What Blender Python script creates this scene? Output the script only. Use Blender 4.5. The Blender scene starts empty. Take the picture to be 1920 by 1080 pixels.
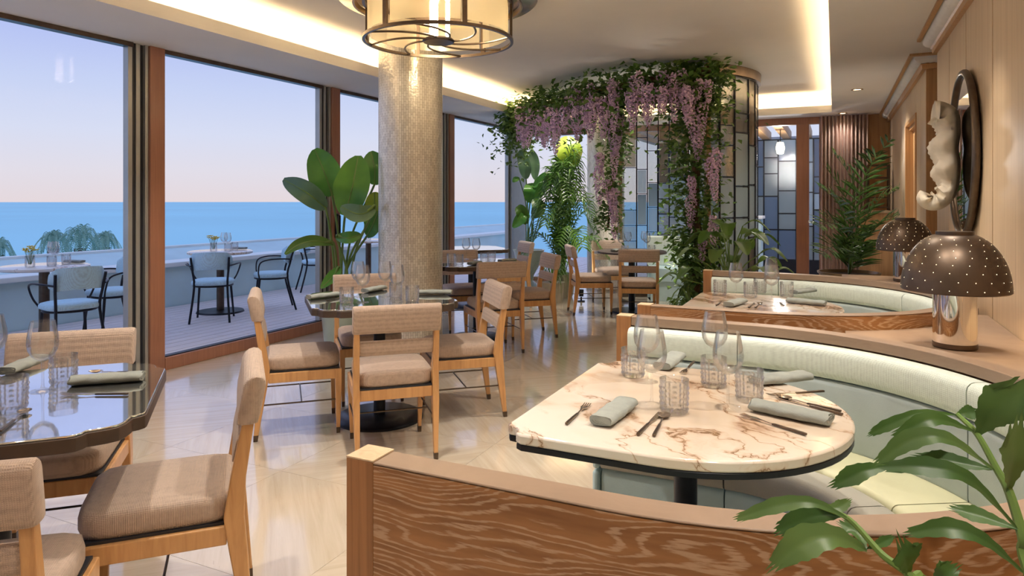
import bpy, bmesh, math, random
from mathutils import Vector, Matrix
random.seed(7)
pi = math.pi
scene = bpy.context.scene
col = scene.collection
# ------------------------------------------------------------------ camera, sky, exposure
F, TH, HC = 1280.0, math.radians(25.3), 1.35
cam_d = bpy.data.cameras.new('camera')
cam = bpy.data.objects.new('camera', cam_d)
col.objects.link(cam)
cam_d.sensor_width = 36; cam_d.lens = 36 * F / 1920
cam_d.shift_y = -162 / 1920
cam_d.clip_start = 0.05; cam_d.clip_end = 60000
cam.location = (0, 0, HC); cam.rotation_euler = (pi / 2, 0, TH)
scene.camera = cam
scene.view_settings.view_transform = 'Standard'
scene.view_settings.look = 'None'
scene.view_settings.gamma = 1
scene.view_settings.use_curve_mapping = False
scene.view_settings.exposure = 0.5
scene.cycles.transparent_max_bounces = 40
scene.cycles.max_bounces = 10
scene.cycles.diffuse_bounces = 5
scene.cycles.sample_clamp_indirect = 6
scene.cycles.caustics_refractive = False
scene.cycles.caustics_reflective = False
world = bpy.data.worlds.new('dusk_sky'); scene.world = world
world.use_nodes = True
nt = world.node_tree; nt.nodes.clear()
tc = nt.nodes.new('ShaderNodeTexCoord'); sx = nt.nodes.new('ShaderNodeSeparateXYZ')
rp = nt.nodes.new('ShaderNodeValToRGB'); bg = nt.nodes.new('ShaderNodeBackground'); ow = nt.nodes.new('ShaderNodeOutputWorld')
nt.links.new(tc.outputs['Generated'], sx.inputs[0]); nt.links.new(sx.outputs['Z'], rp.inputs[0])
nt.links.new(rp.outputs[0], bg.inputs[0]); nt.links.new(bg.outputs[0], ow.inputs[0])
cr = rp.color_ramp
for p, c in ((0.0, (.63, .55, .57)), (.04, (.61, .58, .64)), (.09, (.55, .58, .71)), (.15, (.46, .52, .72)), (.22, (.36, .42, .71)), (.5, (.39, .48, .80)), (1.0, (.40, .50, .84))):
    e = cr.elements.new(p) if p not in (0.0, 1.0) else (cr.elements[0] if p == 0 else cr.elements[-1])
    e.color = (*c, 1)
bg.inputs[1].default_value = 0.91

COVE_E, DOWN_W, WALL_W, LAMP_W = 26.0, 98.0, 60.0, 5.0
WARM = (1.0, .73, .42)

# ------------------------------------------------------------------ helpers
def at(px, py, d):
    u = d * (px - 960) / F; z = HC + d * (378 - py) / F
    return Vector((-d * math.sin(TH) + u * math.cos(TH), d * math.cos(TH) + u * math.sin(TH), z))
def onz(px, py, z):
    return at(px, py, F * (z - HC) / (378 - py))
def Rz(a): return Matrix.Rotation(a, 4, 'Z')
def T(x, y, z): return Matrix.Translation((x, y, z))
def lerp(a, b, t): return a + (b - a) * t
def catmull(pts, n):
    pts = [Vector(p) for p in pts]
    P = [pts[0] * 2 - pts[1]] + pts + [pts[-1] * 2 - pts[-2]]
    out = []
    for i in range(1, len(P) - 2):
        for k in range(n):
            t = k / n
            a, b, c, d = P[i - 1], P[i], P[i + 1], P[i + 2]
            out.append(.5 * ((2 * b) + (c - a) * t + (2 * a - 5 * b + 4 * c - d) * t * t + (3 * b - a - 3 * c + d) * t ** 3))
    out.append(pts[-1])
    return out

class MB:
    def __init__(s): s.v = []; s.f = []; s.uv = {}
    def add(s, vs, fs, M=None, uv=None):
        o = len(s.v)
        if uv:
            for i, q in enumerate(uv): s.uv[o + i] = q
        s.v += [tuple(M @ Vector(p)) if M else tuple(p) for p in vs]
        s.f += [tuple(i + o for i in f) for f in fs]
        return s
    def box(s, c, d, M=None):
        x, y, z = c; a, b, e = d[0] / 2, d[1] / 2, d[2] / 2
        vs = [(x + i * a, y + j * b, z + k * e) for k in (-1, 1) for j in (-1, 1) for i in (-1, 1)]
        return s.add(vs, [(0, 2, 3, 1), (4, 5, 7, 6), (0, 1, 5, 4), (2, 6, 7, 3), (0, 4, 6, 2), (1, 3, 7, 5)], M)
    def bx(s, x0, x1, y0, y1, z0, z1, M=None):
        return s.box(((x0 + x1) / 2, (y0 + y1) / 2, (z0 + z1) / 2), (x1 - x0, y1 - y0, z1 - z0), M)
    def tube(s, pts, r, n=8, cap=True, closed=False, M=None, flat=1.0):
        pts = [Vector(p) for p in pts]; N = len(pts)
        if not hasattr(r, '__len__'): r = [r] * N
        vs = []; up = None
        for i, p in enumerate(pts):
            if closed: t = pts[(i + 1) % N] - pts[i - 1]
            else: t = pts[min(i + 1, N - 1)] - pts[max(i - 1, 0)]
            t = t.normalized() if t.length > 1e-9 else Vector((0, 0, 1))
            if up is None:
                up = Vector((0, 0, 1)) if abs(t.z) < .9 else Vector((1, 0, 0))
            a = t.cross(up)
            if a.length < 1e-6: a = t.cross(Vector((0, 1, .1)))
            a.normalize(); b = a.cross(t).normalized()
            for k in range(n):
                w = 2 * pi * k / n + pi / n
                vs.append(p + (a * math.cos(w) + b * math.sin(w) * flat) * r[i])
        fs = []
        for i in range(N if closed else N - 1):
            j = (i + 1) % N
            for k in range(n):
                l = (k + 1) % n
                fs.append((i * n + k, i * n + l, j * n + l, j * n + k))
        if cap and not closed:
            fs.append(tuple(range(n))[::-1]); fs.append(tuple((N - 1) * n + k for k in range(n)))
        return s.add(vs, fs, M)
    def lathe(s, prof, n=24, c=(0, 0, 0), cap=False, M=None, a0=0, a1=2 * pi):
        full = abs(a1 - a0 - 2 * pi) < 1e-6
        m = n if full else n + 1
        vs = []
        for r, z in prof:
            for k in range(m):
                a = a0 + (a1 - a0) * k / n
                vs.append((c[0] + r * math.cos(a), c[1] + r * math.sin(a), c[2] + z))
        fs = []
        for i in range(len(prof) - 1):
            for k in range(n):
                l = (k + 1) % m
                fs.append((i * m + k, i * m + l, (i + 1) * m + l, (i + 1) * m + k))
        if cap:
            fs.append(tuple(range(m))[::-1]); fs.append(tuple((len(prof) - 1) * m + k for k in range(m)))
        return s.add(vs, fs, M)
    def prism(s, poly, z0, z1, M=None):
        n = len(poly)
        vs = [(x, y, z0) for x, y in poly] + [(x, y, z1) for x, y in poly]
        fs = [tuple(range(n))[::-1], tuple(range(n, 2 * n))] + [(i, (i + 1) % n, n + (i + 1) % n, n + i) for i in range(n)]
        return s.add(vs, fs, M)
    def loft(s, rows, closed=False, cap=False, uv=None):
        n = len(rows[0]); vs = [p for r in rows for p in r]; fs = []
        for i in range(len(rows) - 1):
            for k in range(n if closed else n - 1):
                l = (k + 1) % n
                fs.append((i * n + k, i * n + l, (i + 1) * n + l, (i + 1) * n + k))
        if cap:
            fs.append(tuple(range(n))[::-1]); fs.append(tuple((len(rows) - 1) * n + k for k in range(n)))
        return s.add(vs, fs, None, uv)
    def mesh(s, name, smooth=True, ang=40):
        me = bpy.data.meshes.new(name)
        me.from_pydata(s.v, [], s.f)
        bm = bmesh.new(); bm.from_mesh(me)
        bmesh.ops.recalc_face_normals(bm, faces=bm.faces); bm.to_mesh(me); bm.free()
        if s.uv:
            ul = me.uv_layers.new(name='UVMap')
            for lp in me.loops: ul.data[lp.index].uv = s.uv.get(lp.vertex_index, (0, 0))
        if smooth:
            me.polygons.foreach_set('use_smooth', [True] * len(me.polygons))
            me.set_sharp_from_angle(angle=math.radians(ang))
        me.update()
        return me
    def build(s, name, mat, parent=None, smooth=True, bevel=0, ang=40, loc=None, rz=0, seg=2):
        me = s.mesh(name, smooth, ang)
        me.materials.append(mat)
        o = bpy.data.objects.new(name, me); col.objects.link(o)
        if parent: o.parent = parent
        if loc is not None: o.location = loc
        o.rotation_euler.z = rz
        if bevel:
            b = o.modifiers.new('bevel', 'BEVEL'); b.width = bevel; b.segments = seg; b.limit_method = 'ANGLE'; b.angle_limit = math.radians(35)
        return o

def tag(o, label=None, cat=None, group=None, kind=None):
    if label: o['label'] = label
    if cat: o['category'] = cat
    if group: o['group'] = group
    if kind: o['kind'] = kind
    return o
def empty(name, loc=(0, 0, 0), rz=0):
    o = bpy.data.objects.new(name, None); col.objects.link(o)
    o.location = loc; o.rotation_euler.z = rz; o.empty_display_size = .1
    return o
def copy_tree(o, parent=None):
    c = o.copy(); col.objects.link(c)
    if parent: c.parent = parent
    for ch in [k for k in o.children]: copy_tree(ch, c)
    return c
def put(proto, first, loc, rz, label, group=None, sc=None):
    o = proto if first else copy_tree(proto)
    o.location = loc; o.rotation_euler.z = rz; o['label'] = label
    if group: o['group'] = group
    if sc: o.scale = (sc, sc, sc)
    return o

# ------------------------------------------------------------------ materials
def newmat(name):
    m = bpy.data.materials.new(name); m.use_nodes = True
    n = m.node_tree.nodes; b = n['Principled BSDF']
    return m, m.node_tree, n, b
def nd(t, typ, **kw):
    n = t.nodes.new(typ)
    for k, v in kw.items(): setattr(n, k, v)
    return n
def coords(t, scale=(1, 1, 1), rot=(0, 0, 0), kind='Object', rand=True):
    c = nd(t, 'ShaderNodeTexCoord'); mp = nd(t, 'ShaderNodeMapping')
    mp.inputs['Scale'].default_value = scale; mp.inputs['Rotation'].default_value = rot
    if rand:
        oi = nd(t, 'ShaderNodeObjectInfo'); ad = nd(t, 'ShaderNodeVectorMath', operation='ADD'); ml = nd(t, 'ShaderNodeVectorMath', operation='SCALE')
        ml.inputs[0].default_value = (7.3, 3.1, 5.7); t.links.new(oi.outputs['Random'], ml.inputs['Scale'])
        t.links.new(c.outputs[kind], ad.inputs[0]); t.links.new(ml.outputs[0], ad.inputs[1]); t.links.new(ad.outputs[0], mp.inputs[0])
    else:
        t.links.new(c.outputs[kind], mp.inputs[0])
    return mp.outputs[0]
def ramp(t, fac, stops):
    r = nd(t, 'ShaderNodeValToRGB'); e = r.color_ramp.elements
    while len(e) < len(stops): e.new(.5)
    for k, (p, c) in enumerate(stops): e[k].position = p; e[k].color = (*c, 1)
    t.links.new(fac, r.inputs[0]); return r.outputs[0]
def noise(t, vec, scale, detail=4, rough=.5, dist=0):
    n = nd(t, 'ShaderNodeTexNoise'); n.inputs['Scale'].default_value = scale; n.inputs['Detail'].default_value = detail
    n.inputs['Roughness'].default_value = rough; n.inputs['Distortion'].default_value = dist
    t.links.new(vec, n.inputs['Vector']); return n.outputs['Fac']
def bump(t, b, h, strength=.2, dist=.01):
    k = nd(t, 'ShaderNodeBump'); k.inputs['Strength'].default_value = strength; k.inputs['Distance'].default_value = dist
    t.links.new(h, k.inputs['Height']); t.links.new(k.outputs[0], b.inputs['Normal'])
def plain(name, c, rough=.5, metal=0, var=.08, sc=6, bmp=0, bsc=80, coat=0, spec=.5, sheen=0):
    m, t, n, b = newmat(name)
    v = coords(t)
    c0 = tuple(max(0, x * (1 - var)) for x in c); c1 = tuple(min(1, x * (1 + var)) for x in c)
    t.links.new(ramp(t, noise(t, v, sc), [(.3, c0), (.7, c1)]), b.inputs['Base Color'])
    b.inputs['Roughness'].default_value = rough; b.inputs['Metallic'].default_value = metal
    b.inputs['Coat Weight'].default_value = coat; b.inputs['Specular IOR Level'].default_value = spec
    b.inputs['Sheen Weight'].default_value = sheen
    if bmp: bump(t, b, noise(t, v, bsc, 2), bmp, .004)
    return m
def emit(name, c, s):
    m, t, n, b = newmat(name)
    b.inputs['Base Color'].default_value = (*c, 1); b.inputs['Emission Color'].default_value = (*c, 1); b.inputs['Emission Strength'].default_value = s
    return m
def wood(name, c0, c1, stretch=(30, 30, 1.5), rough=.4, coat=0, kind='Object', streak=None, dist=1.2, sc=1.0):
    m, t, n, b = newmat(name)
    v = coords(t, stretch, kind=kind)
    f = noise(t, v, sc, 6, .6, dist)
    cc = ramp(t, f, [(.28, c0), (.5, lerp(Vector(c0), Vector(c1), .6)), (.72, c1)])
    if streak:
        v2 = coords(t, tuple(x * k for x, k in zip(stretch, streak[1])), kind=kind)
        f2 = noise(t, v2, sc * streak[2], 5, .65, streak[3])
        w = nd(t, 'ShaderNodeTexWave', wave_type='BANDS', bands_direction='Y'); t.links.new(v2, w.inputs['Vector'])
        w.inputs['Scale'].default_value = streak[4]; w.inputs['Distortion'].default_value = streak[5]; w.inputs['Detail'].default_value = 3; w.inputs['Detail Scale'].default_value = streak[6]
        ml = nd(t, 'ShaderNodeMath', operation='MULTIPLY'); t.links.new(f2, ml.inputs[0]); t.links.new(w.outputs['Fac'], ml.inputs[1])
        msk = ramp(t, ml.outputs[0], [(.38, (0, 0, 0)), (.52, (1, 1, 1))])
        mx = nd(t, 'ShaderNodeMix', data_type='RGBA'); t.links.new(msk, mx.inputs['Factor']); t.links.new(cc, mx.inputs['A']); mx.inputs['B'].default_value = (*streak[0], 1)
        cc = mx.outputs['Result']
    t.links.new(cc, b.inputs['Base Color'])
    b.inputs['Roughness'].default_value = rough; b.inputs['Coat Weight'].default_value = coat
    bump(t, b, f, .12, .004)
    return m
def thin_glass(name, tint=(.97, .98, .98), refl=.25, rough=0.0, bsc=0, bstr=.3, facing=.35, diffuse=0, dcol=(.9, .95, 1)):
    m = bpy.data.materials.new(name); m.use_nodes = True; t = m.node_tree; t.nodes.clear()
    o = nd(t, 'ShaderNodeOutputMaterial'); tr = nd(t, 'ShaderNodeBsdfTransparent'); gl = nd(t, 'ShaderNodeBsdfGlossy'); mx = nd(t, 'ShaderNodeMixShader')
    lw = nd(t, 'ShaderNodeLayerWeight'); lw.inputs['Blend'].default_value = facing
    tr.inputs[0].default_value = (*tint, 1); gl.inputs['Roughness'].default_value = rough
    mr = nd(t, 'ShaderNodeMapRange'); mr.inputs['To Min'].default_value = refl * .15; mr.inputs['To Max'].default_value = min(1, refl * 2)
    t.links.new(lw.outputs['Fresnel'], mr.inputs[0]); t.links.new(mr.outputs[0], mx.inputs[0])
    if bsc:
        v = coords(t); f = noise(t, v, bsc, 2); k = nd(t, 'ShaderNodeBump'); k.inputs['Strength'].default_value = bstr; k.inputs['Distance'].default_value = .01
        t.links.new(f, k.inputs['Height']); t.links.new(k.outputs[0], gl.inputs['Normal']); t.links.new(k.outputs[0], lw.inputs['Normal'])
    src = tr.outputs[0]
    if diffuse:
        df = nd(t, 'ShaderNodeBsdfTranslucent'); dd = nd(t, 'ShaderNodeBsdfDiffuse'); m1 = nd(t, 'ShaderNodeMixShader'); m2 = nd(t, 'ShaderNodeMixShader')
        df.inputs[0].default_value = (*dcol, 1); dd.inputs[0].default_value = (*dcol, 1)
        t.links.new(df.outputs[0], m1.inputs[1]); t.links.new(dd.outputs[0], m1.inputs[2])
        m2.inputs[0].default_value = diffuse
        t.links.new(tr.outputs[0], m2.inputs[1]); t.links.new(m1.outputs[0], m2.inputs[2]); src = m2.outputs[0]
    t.links.new(src, mx.inputs[1]); t.links.new(gl.outputs[0], mx.inputs[2]); t.links.new(mx.outputs[0], o.inputs[0])
    return m
def fabric(name, c, var=.1, ws=420, bs=.5):
    m, t, n, b = newmat(name)
    v = coords(t, rand=False)
    w1 = nd(t, 'ShaderNodeTexWave', bands_direction='X'); w2 = nd(t, 'ShaderNodeTexWave', bands_direction='Z'); w3 = nd(t, 'ShaderNodeTexWave', bands_direction='Y')
    for w in (w1, w2, w3):
        w.inputs['Scale'].default_value = ws / 6.283; w.inputs['Distortion'].default_value = 1.2; w.inputs['Detail'].default_value = 1; t.links.new(v, w.inputs['Vector'])
    a = nd(t, 'ShaderNodeMath', operation='MULTIPLY'); a2 = nd(t, 'ShaderNodeMath', operation='ADD')
    t.links.new(w1.outputs['Fac'], a.inputs[0]); t.links.new(w2.outputs['Fac'], a.inputs[1]); t.links.new(a.outputs[0], a2.inputs[0]); t.links.new(w3.outputs['Fac'], a2.inputs[1])
    nn = noise(t, v, 60, 3)
    s = nd(t, 'ShaderNodeMath', operation='MULTIPLY_ADD'); t.links.new(a2.outputs[0], s.inputs[0]); s.inputs[1].default_value = .35; t.links.new(nn, s.inputs[2])
    t.links.new(ramp(t, s.outputs[0], [(.3, tuple(x * (1 - 2 * var) for x in c)), (.9, tuple(min(1, x * (1 + var)) for x in c))]), b.inputs['Base Color'])
    b.inputs['Roughness'].default_value = .9; b.inputs['Sheen Weight'].default_value = .2; b.inputs['Specular IOR Level'].default_value = .2
    bump(t, b, a2.outputs[0], bs, .002)
    return m
def leafmat(name, c0, c1, rough=.4, trans=.3, sc=5):
    m, t, n, b = newmat(name)
    v = coords(t)
    cc = ramp(t, noise(t, v, sc, 3), [(.3, c0), (.7, c1)])
    t.links.new(cc, b.inputs['Base Color']); b.inputs['Roughness'].default_value = rough
    tl = nd(t, 'ShaderNodeBsdfTranslucent'); t.links.new(cc, tl.inputs[0])
    mx = nd(t, 'ShaderNodeMixShader'); mx.inputs[0].default_value = trans
    t.links.new(b.outputs[0], mx.inputs[1]); t.links.new(tl.outputs[0], mx.inputs[2]); t.links.new(mx.outputs[0], n['Material Output'].inputs[0])
    return m
def stone(name, ang):
    m, t, n, b = newmat(name)
    v = coords(t, (1, 1, 1), (0, 0, 0)); mp = nd(t, 'ShaderNodeMapping'); mp.inputs['Rotation'].default_value = (0, 0, ang); t.links.new(v, mp.inputs[0])
    mp2 = nd(t, 'ShaderNodeMapping'); mp2.inputs['Scale'].default_value = (1.6, 26, 1); t.links.new(mp.outputs[0], mp2.inputs[0])
    f = noise(t, mp2.outputs[0], 1.0, 6, .62, .6)
    cc = ramp(t, f, [(.25, (.52, .435, .325)), (.45, (.585, .50, .39)), (.6, (.62, .54, .435)), (.8, (.67, .59, .485))])
    mp3 = nd(t, 'ShaderNodeMapping'); mp3.inputs['Scale'].default_value = (5, 40, 1); t.links.new(mp.outputs[0], mp3.inputs[0])
    f2 = noise(t, mp3.outputs[0], 2.2, 3, .6)
    msk = ramp(t, f2, [(.70, (0, 0, 0)), (.76, (1, 1, 1))])
    mx = nd(t, 'ShaderNodeMix', data_type='RGBA'); t.links.new(msk, mx.inputs['Factor']); t.links.new(cc, mx.inputs['A']); mx.inputs['B'].default_value = (.44, .36, .27, 1)
    t.links.new(mx.outputs['Result'], b.inputs['Base Color'])
    b.inputs['Roughness'].default_value = .16; b.inputs['Coat Weight'].default_value = .8; b.inputs['Coat Roughness'].default_value = .07
    return m
def marble(name):
    m, t, n, b = newmat(name)
    v = coords(t, (1, 1, 1), (0, 0, .7))
    d = nd(t, 'ShaderNodeTexNoise'); d.inputs['Scale'].default_value = 3.5; d.inputs['Detail'].default_value = 5; t.links.new(v, d.inputs['Vector'])
    ad = nd(t, 'ShaderNodeMix', data_type='RGBA', blend_type='LINEAR_LIGHT'); ad.inputs['Factor'].default_value = .22; t.links.new(v, ad.inputs['A']); t.links.new(d.outputs['Color'], ad.inputs['B'])
    mp = nd(t, 'ShaderNodeMapping'); mp.inputs['Scale'].default_value = (1, 3.2, 1); t.links.new(ad.outputs['Result'], mp.inputs[0])
    f = noise(t, mp.outputs[0], 1.5, 5, .55)
    k = nd(t, 'ShaderNodeMath', operation='SUBTRACT'); t.links.new(f, k.inputs[0]); k.inputs[1].default_value = .5
    a = nd(t, 'ShaderNodeMath', operation='ABSOLUTE'); t.links.new(k.outputs[0], a.inputs[0])
    reg = noise(t, v, 3.0, 2)
    msk = nd(t, 'ShaderNodeMath', operation='DIVIDE'); t.links.new(a.outputs[0], msk.inputs[0])
    msk.operation = 'MULTIPLY'
    rg = ramp(t, reg, [(.47, (7, 7, 7)), (.60, (.7, .7, .7))]); t.links.new(rg, msk.inputs[1])
    vein = ramp(t, msk.outputs[0], [(0, (.22, .14, .08)), (.010, (.40, .27, .18)), (.030, (.62, .48, .38)), (.08, (.73, .64, .55)), (.20, (.77, .71, .64))])
    tone = ramp(t, noise(t, ad.outputs['Result'], 1.6, 3), [(.35, (.86, .74, .62)), (.6, (1, 1, 1))])
    mt = nd(t, 'ShaderNodeMix', data_type='RGBA', blend_type='MULTIPLY'); mt.inputs['Factor'].default_value = 1; t.links.new(vein, mt.inputs['A']); t.links.new(tone, mt.inputs['B']); vein = mt.outputs['Result']
    t.links.new(vein, b.inputs['Base Color']); b.inputs['Roughness'].default_value = .12; b.inputs['Coat Weight'].default_value = .4
    return m
def cerused(name):
    m, t, n, b = newmat(name)
    c = nd(t, 'ShaderNodeTexCoord'); sp = nd(t, 'ShaderNodeSeparateXYZ'); t.links.new(c.outputs['UV'], sp.inputs[0])
    def mapped(sc):
        mp = nd(t, 'ShaderNodeMapping'); mp.inputs['Scale'].default_value = sc; t.links.new(c.outputs['UV'], mp.inputs[0]); return mp.outputs[0]
    big = noise(t, mapped((1.3, 4.5, 1)), 1.0, 2, .5); fine = noise(t, mapped((4, 30, 1)), 1.0, 3, .6); speck = noise(t, mapped((28, 260, 1)), 1.0, 3, .6)
    def mth(op, a, bb):
        k = nd(t, 'ShaderNodeMath', operation=op)
        for q, v in enumerate((a, bb)):
            if isinstance(v, (int, float)): k.inputs[q].default_value = v
            else: t.links.new(v, k.inputs[q])
        return k.outputs[0]
    h = mth('ADD', mth('MULTIPLY', sp.outputs['Y'], 75.0), mth('ADD', mth('MULTIPLY', big, 34.0), mth('MULTIPLY', fine, 2.4)))
    ln = mth('SINE', mth('MULTIPLY', h, 6.283), 0)
    msk = mth('MULTIPLY', mth('ADD', mth('MULTIPLY', ln, .5), .5), mth('MULTIPLY', speck, 1.5))
    pale = ramp(t, msk, [(.46, (0, 0, 0)), (.74, (1, 1, 1))])
    base = ramp(t, fine, [(.3, (.22, .095, .034)), (.7, (.38, .18, .068))])
    mx = nd(t, 'ShaderNodeMix', data_type='RGBA'); mf = nd(t, 'ShaderNodeMath', operation='MULTIPLY'); mf.inputs[1].default_value = .62; t.links.new(pale, mf.inputs[0])
    t.links.new(mf.outputs[0], mx.inputs['Factor']); t.links.new(base, mx.inputs['A']); mx.inputs['B'].default_value = (.56, .40, .27, 1)
    t.links.new(mx.outputs['Result'], b.inputs['Base Color']); b.inputs['Roughness'].default_value = .42; b.inputs['Coat Weight'].default_value = .1
    bump(t, b, pale, .1, .003)
    return m
M = {}
M['oak'] = wood('chair_oak', (.50, .25, .095), (.68, .385, .165), (26, 26, 2.2), .38, .15)
M['oak_wall'] = wood('pale_oak', (.56, .40, .245), (.72, .545, .36), (40, 40, .8), .42)
M['oak_mid'] = wood('warm_oak', (.44, .24, .10), (.60, .35, .16), (40, 40, .9), .42)
M['oak_cap'] = wood('capping_oak', (.25, .17, .118), (.31, .215, .152), (6, 6, 30), .45)
M['cerused'] = cerused('cerused_oak')
M['cerused_post'] = wood('cerused_post_oak', (.25, .11, .042), (.42, .20, .08), (45, 45, 1.6), .42, .1)
M['redwood'] = wood('red_brown_timber', (.31, .135, .08), (.42, .195, .12), (40, 40, 1.2), .35, .2)
M['fab'] = fabric('beige_weave', (.50, .385, .315), .10, 430, .5)
M['fab_out'] = fabric('blue_grey_outdoor_weave', (.52, .76, .88), .10, 300)
M['mint'] = fabric('mint_mesh', (.66, .73, .67), .06, 330, .3)
M['leather'] = plain('blue_grey_leather', (.40, .47, .48), .38, 0, .06, 9, .12, 220, .1)
M['leather_front'] = plain('pale_blue_leather', (.54, .71, .75), .36, 0, .08, 7, .15, 180, .1)
M['seat_cream'] = plain('cream_green_leather', (.66, .65, .44), .42, 0, .05, 8, .1, 200)
M['seat_grey'] = plain('taupe_leather', (.42, .40, .35), .4, 0, .06, 8, .1, 200)
M['black'] = plain('black_metal', (.022, .024, .03), .35, .6, .15, 10)
M['bronze'] = plain('dark_bronze', (.13, .095, .07), .32, .85, .15, 20)
M['brass'] = plain('aged_brass', (.42, .30, .17), .34, .9, .12, 14)
M['chrome'] = plain('polished_chrome', (.80, .78, .75), .05, 1, .02, 4)
M['steel'] = plain('brushed_champagne_steel', (.62, .54, .46), .22, 1, .05, 20)
M['alu'] = plain('grey_aluminium', (.42, .43, .42), .35, .5, .06, 6)
M['gasket'] = plain('dark_gasket', (.02, .022, .03), .5, 0, .1)
M['ceil'] = plain('ceiling_plaster', (.86, .835, .80), .85, 0, .02, 2)
M['plaster'] = plain('white_plaster', (.80, .77, .72), .75, 0, .05, 10, .2, 60)
M['tabletop'] = plain('antique_mirror', (.85, .87, .85), .04, .95, .05, 3)
M['tabedge'] = plain('brown_edge', (.075, .05, .038), .42, .1, .15, 12)
M['marble'] = marble('cream_marble')
M['stone_a'] = stone('travertine_a', .78); M['stone_b'] = stone('travertine_b', -.78)
M['grout'] = plain('stone_joint', (.52, .44, .35), .6)
M['deck'] = wood('grey_deck', (.62, .54, .52), (.76, .68, .65), (30, 1.2, 30), .6)
M['parapet'] = plain('painted_parapet', (.52, .69, .71), .7, 0, .08, 2)
M['parcap'] = plain('pale_coping', (.76, .80, .78), .6, 0, .06, 3)
M['napkin'] = plain('sage_linen', (.31, .335, .315), .9, 0, .08, 30, .3, 400)
M['glass'] = thin_glass('drinking_glass', (.992, .992, .992), .26, 0, 0, 0, .28, .025, (1, 1, 1))
M['cut'] = thin_glass('cut_glass', (.985, .985, .99), .36, .02, 0, 0, .42, .07, (1, 1, 1))
M['pane'] = thin_glass('window_glass', (.985, .99, .995), .012, 0, 0, 0, .12)
M['leaded'] = thin_glass('textured_pane', (.80, .88, .92), .35, .08, 60, .35, .3, .45, (.62, .74, .80))
M['leaded_amber'] = thin_glass('smoky_pane', (.75, .70, .58), .40, .06, 40, .3, .35, .35, (.50, .42, .30))
M['leaded_clear'] = thin_glass('clear_pane', (.90, .93, .92), .40, .03, 30, .2, .3, .12, (.7, .72, .7))
M['leaded_blue'] = thin_glass('blue_pane', (.45, .62, .80), .40, .05, 40, .3, .3, .85, (.62, .80, .96))
M['leaded_dark'] = thin_glass('dark_blue_pane', (.20, .28, .42), .45, .05, 30, .3, .3, .8, (.26, .38, .58))
M['mirror'] = plain('mirror_glass', (.88, .87, .85), .01, 1, 0)
M['led'] = emit('warm_led', WARM, COVE_E)
M['tubelight'] = emit('glowing_tube', (1, .78, .48), 75)
M['pin'] = emit('lit_perforation', (1, .80, .50), 3.2)
M['lens'] = emit('downlight_lens', (1, .78, .5), 8)
M['shade_glass'] = thin_glass('ribbed_amber_glass', (.96, .90, .76), .20, .15, 0, 0, .25, .48, (.95, .82, .58))
def col_tile():
    m, t, n, b = newmat('pearl_mosaic')
    c = nd(t, 'ShaderNodeTexCoord'); s = nd(t, 'ShaderNodeSeparateXYZ'); t.links.new(c.outputs['Object'], s.inputs[0])
    a = nd(t, 'ShaderNodeMath', operation='ARCTAN2'); t.links.new(s.outputs['Y'], a.inputs[0]); t.links.new(s.outputs['X'], a.inputs[1])
    k = nd(t, 'ShaderNodeMath', operation='MULTIPLY'); k.inputs[1].default_value = .285; t.links.new(a.outputs[0], k.inputs[0])
    cb = nd(t, 'ShaderNodeCombineXYZ'); t.links.new(s.outputs['Z'], cb.inputs[0]); t.links.new(k.outputs[0], cb.inputs[1])
    br = nd(t, 'ShaderNodeTexBrick'); t.links.new(cb.outputs[0], br.inputs['Vector'])
    br.inputs['Scale'].default_value = 1; br.inputs['Brick Width'].default_value = .045; br.inputs['Row Height'].default_value = .02; br.inputs['Mortar Size'].default_value = .0012
    br.inputs['Color1'].default_value = (.86, .82, .75, 1); br.inputs['Color2'].default_value = (.64, .60, .54, 1); br.inputs['Mortar'].default_value = (.40, .35, .28, 1); br.inputs['Bias'].default_value = -.2
    t.links.new(br.outputs['Color'], b.inputs['Base Color']); b.inputs['Metallic'].default_value = .4; b.inputs['Roughness'].default_value = .28
    nn = noise(t, cb.outputs[0], 45, 1)
    ad = nd(t, 'ShaderNodeMath', operation='ADD'); t.links.new(nn, ad.inputs[0]); bw = nd(t, 'ShaderNodeRGBToBW'); t.links.new(br.outputs['Color'], bw.inputs[0]); t.links.new(bw.outputs[0], ad.inputs[1])
    bump(t, b, ad.outputs[0], .55, .006)
    return m
M['mosaic'] = col_tile()
M['leaf_banana'] = leafmat('glossy_leaf', (.06, .21, .035), (.13, .34, .05), .3, .3, 3)
M['leaf_dull'] = leafmat('blue_green_leaf', (.10, .20, .10), (.17, .29, .15), .45, .25, 4)
M['leaf_lime'] = leafmat('yellow_green_leaf', (.22, .36, .03), (.42, .48, .05), .4, .35, 4)  # yellow-green leaf colour
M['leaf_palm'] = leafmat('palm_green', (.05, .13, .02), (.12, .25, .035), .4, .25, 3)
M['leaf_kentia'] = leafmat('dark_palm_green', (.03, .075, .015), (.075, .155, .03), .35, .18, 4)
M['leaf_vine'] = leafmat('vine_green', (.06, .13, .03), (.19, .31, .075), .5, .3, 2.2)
M['leaf_near'] = leafmat('fishtail_green', (.03, .085, .018), (.08, .17, .035), .42, .2, 6)
M['leaf_far'] = leafmat('pale_palm_green', (.22, .38, .30), (.32, .48, .36), .6, .2, 2)  # paler, bluer green for the palms beyond the parapet
M['stem'] = plain('plant_stem', (.14, .24, .05), .5, 0, .2)
M['vinewood'] = plain('vine_bark', (.12, .07, .035), .8, 0, .3, 20)
def petal():
    m, t, n, b = newmat('wisteria_petal')
    v = coords(t)
    t.links.new(ramp(t, noise(t, v, 9, 3), [(.3, (.52, .34, .58)), (.55, (.72, .52, .72)), (.75, (.86, .68, .80))]), b.inputs['Base Color']); b.inputs['Roughness'].default_value = .7
    return m
M['petal'] = petal()
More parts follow.
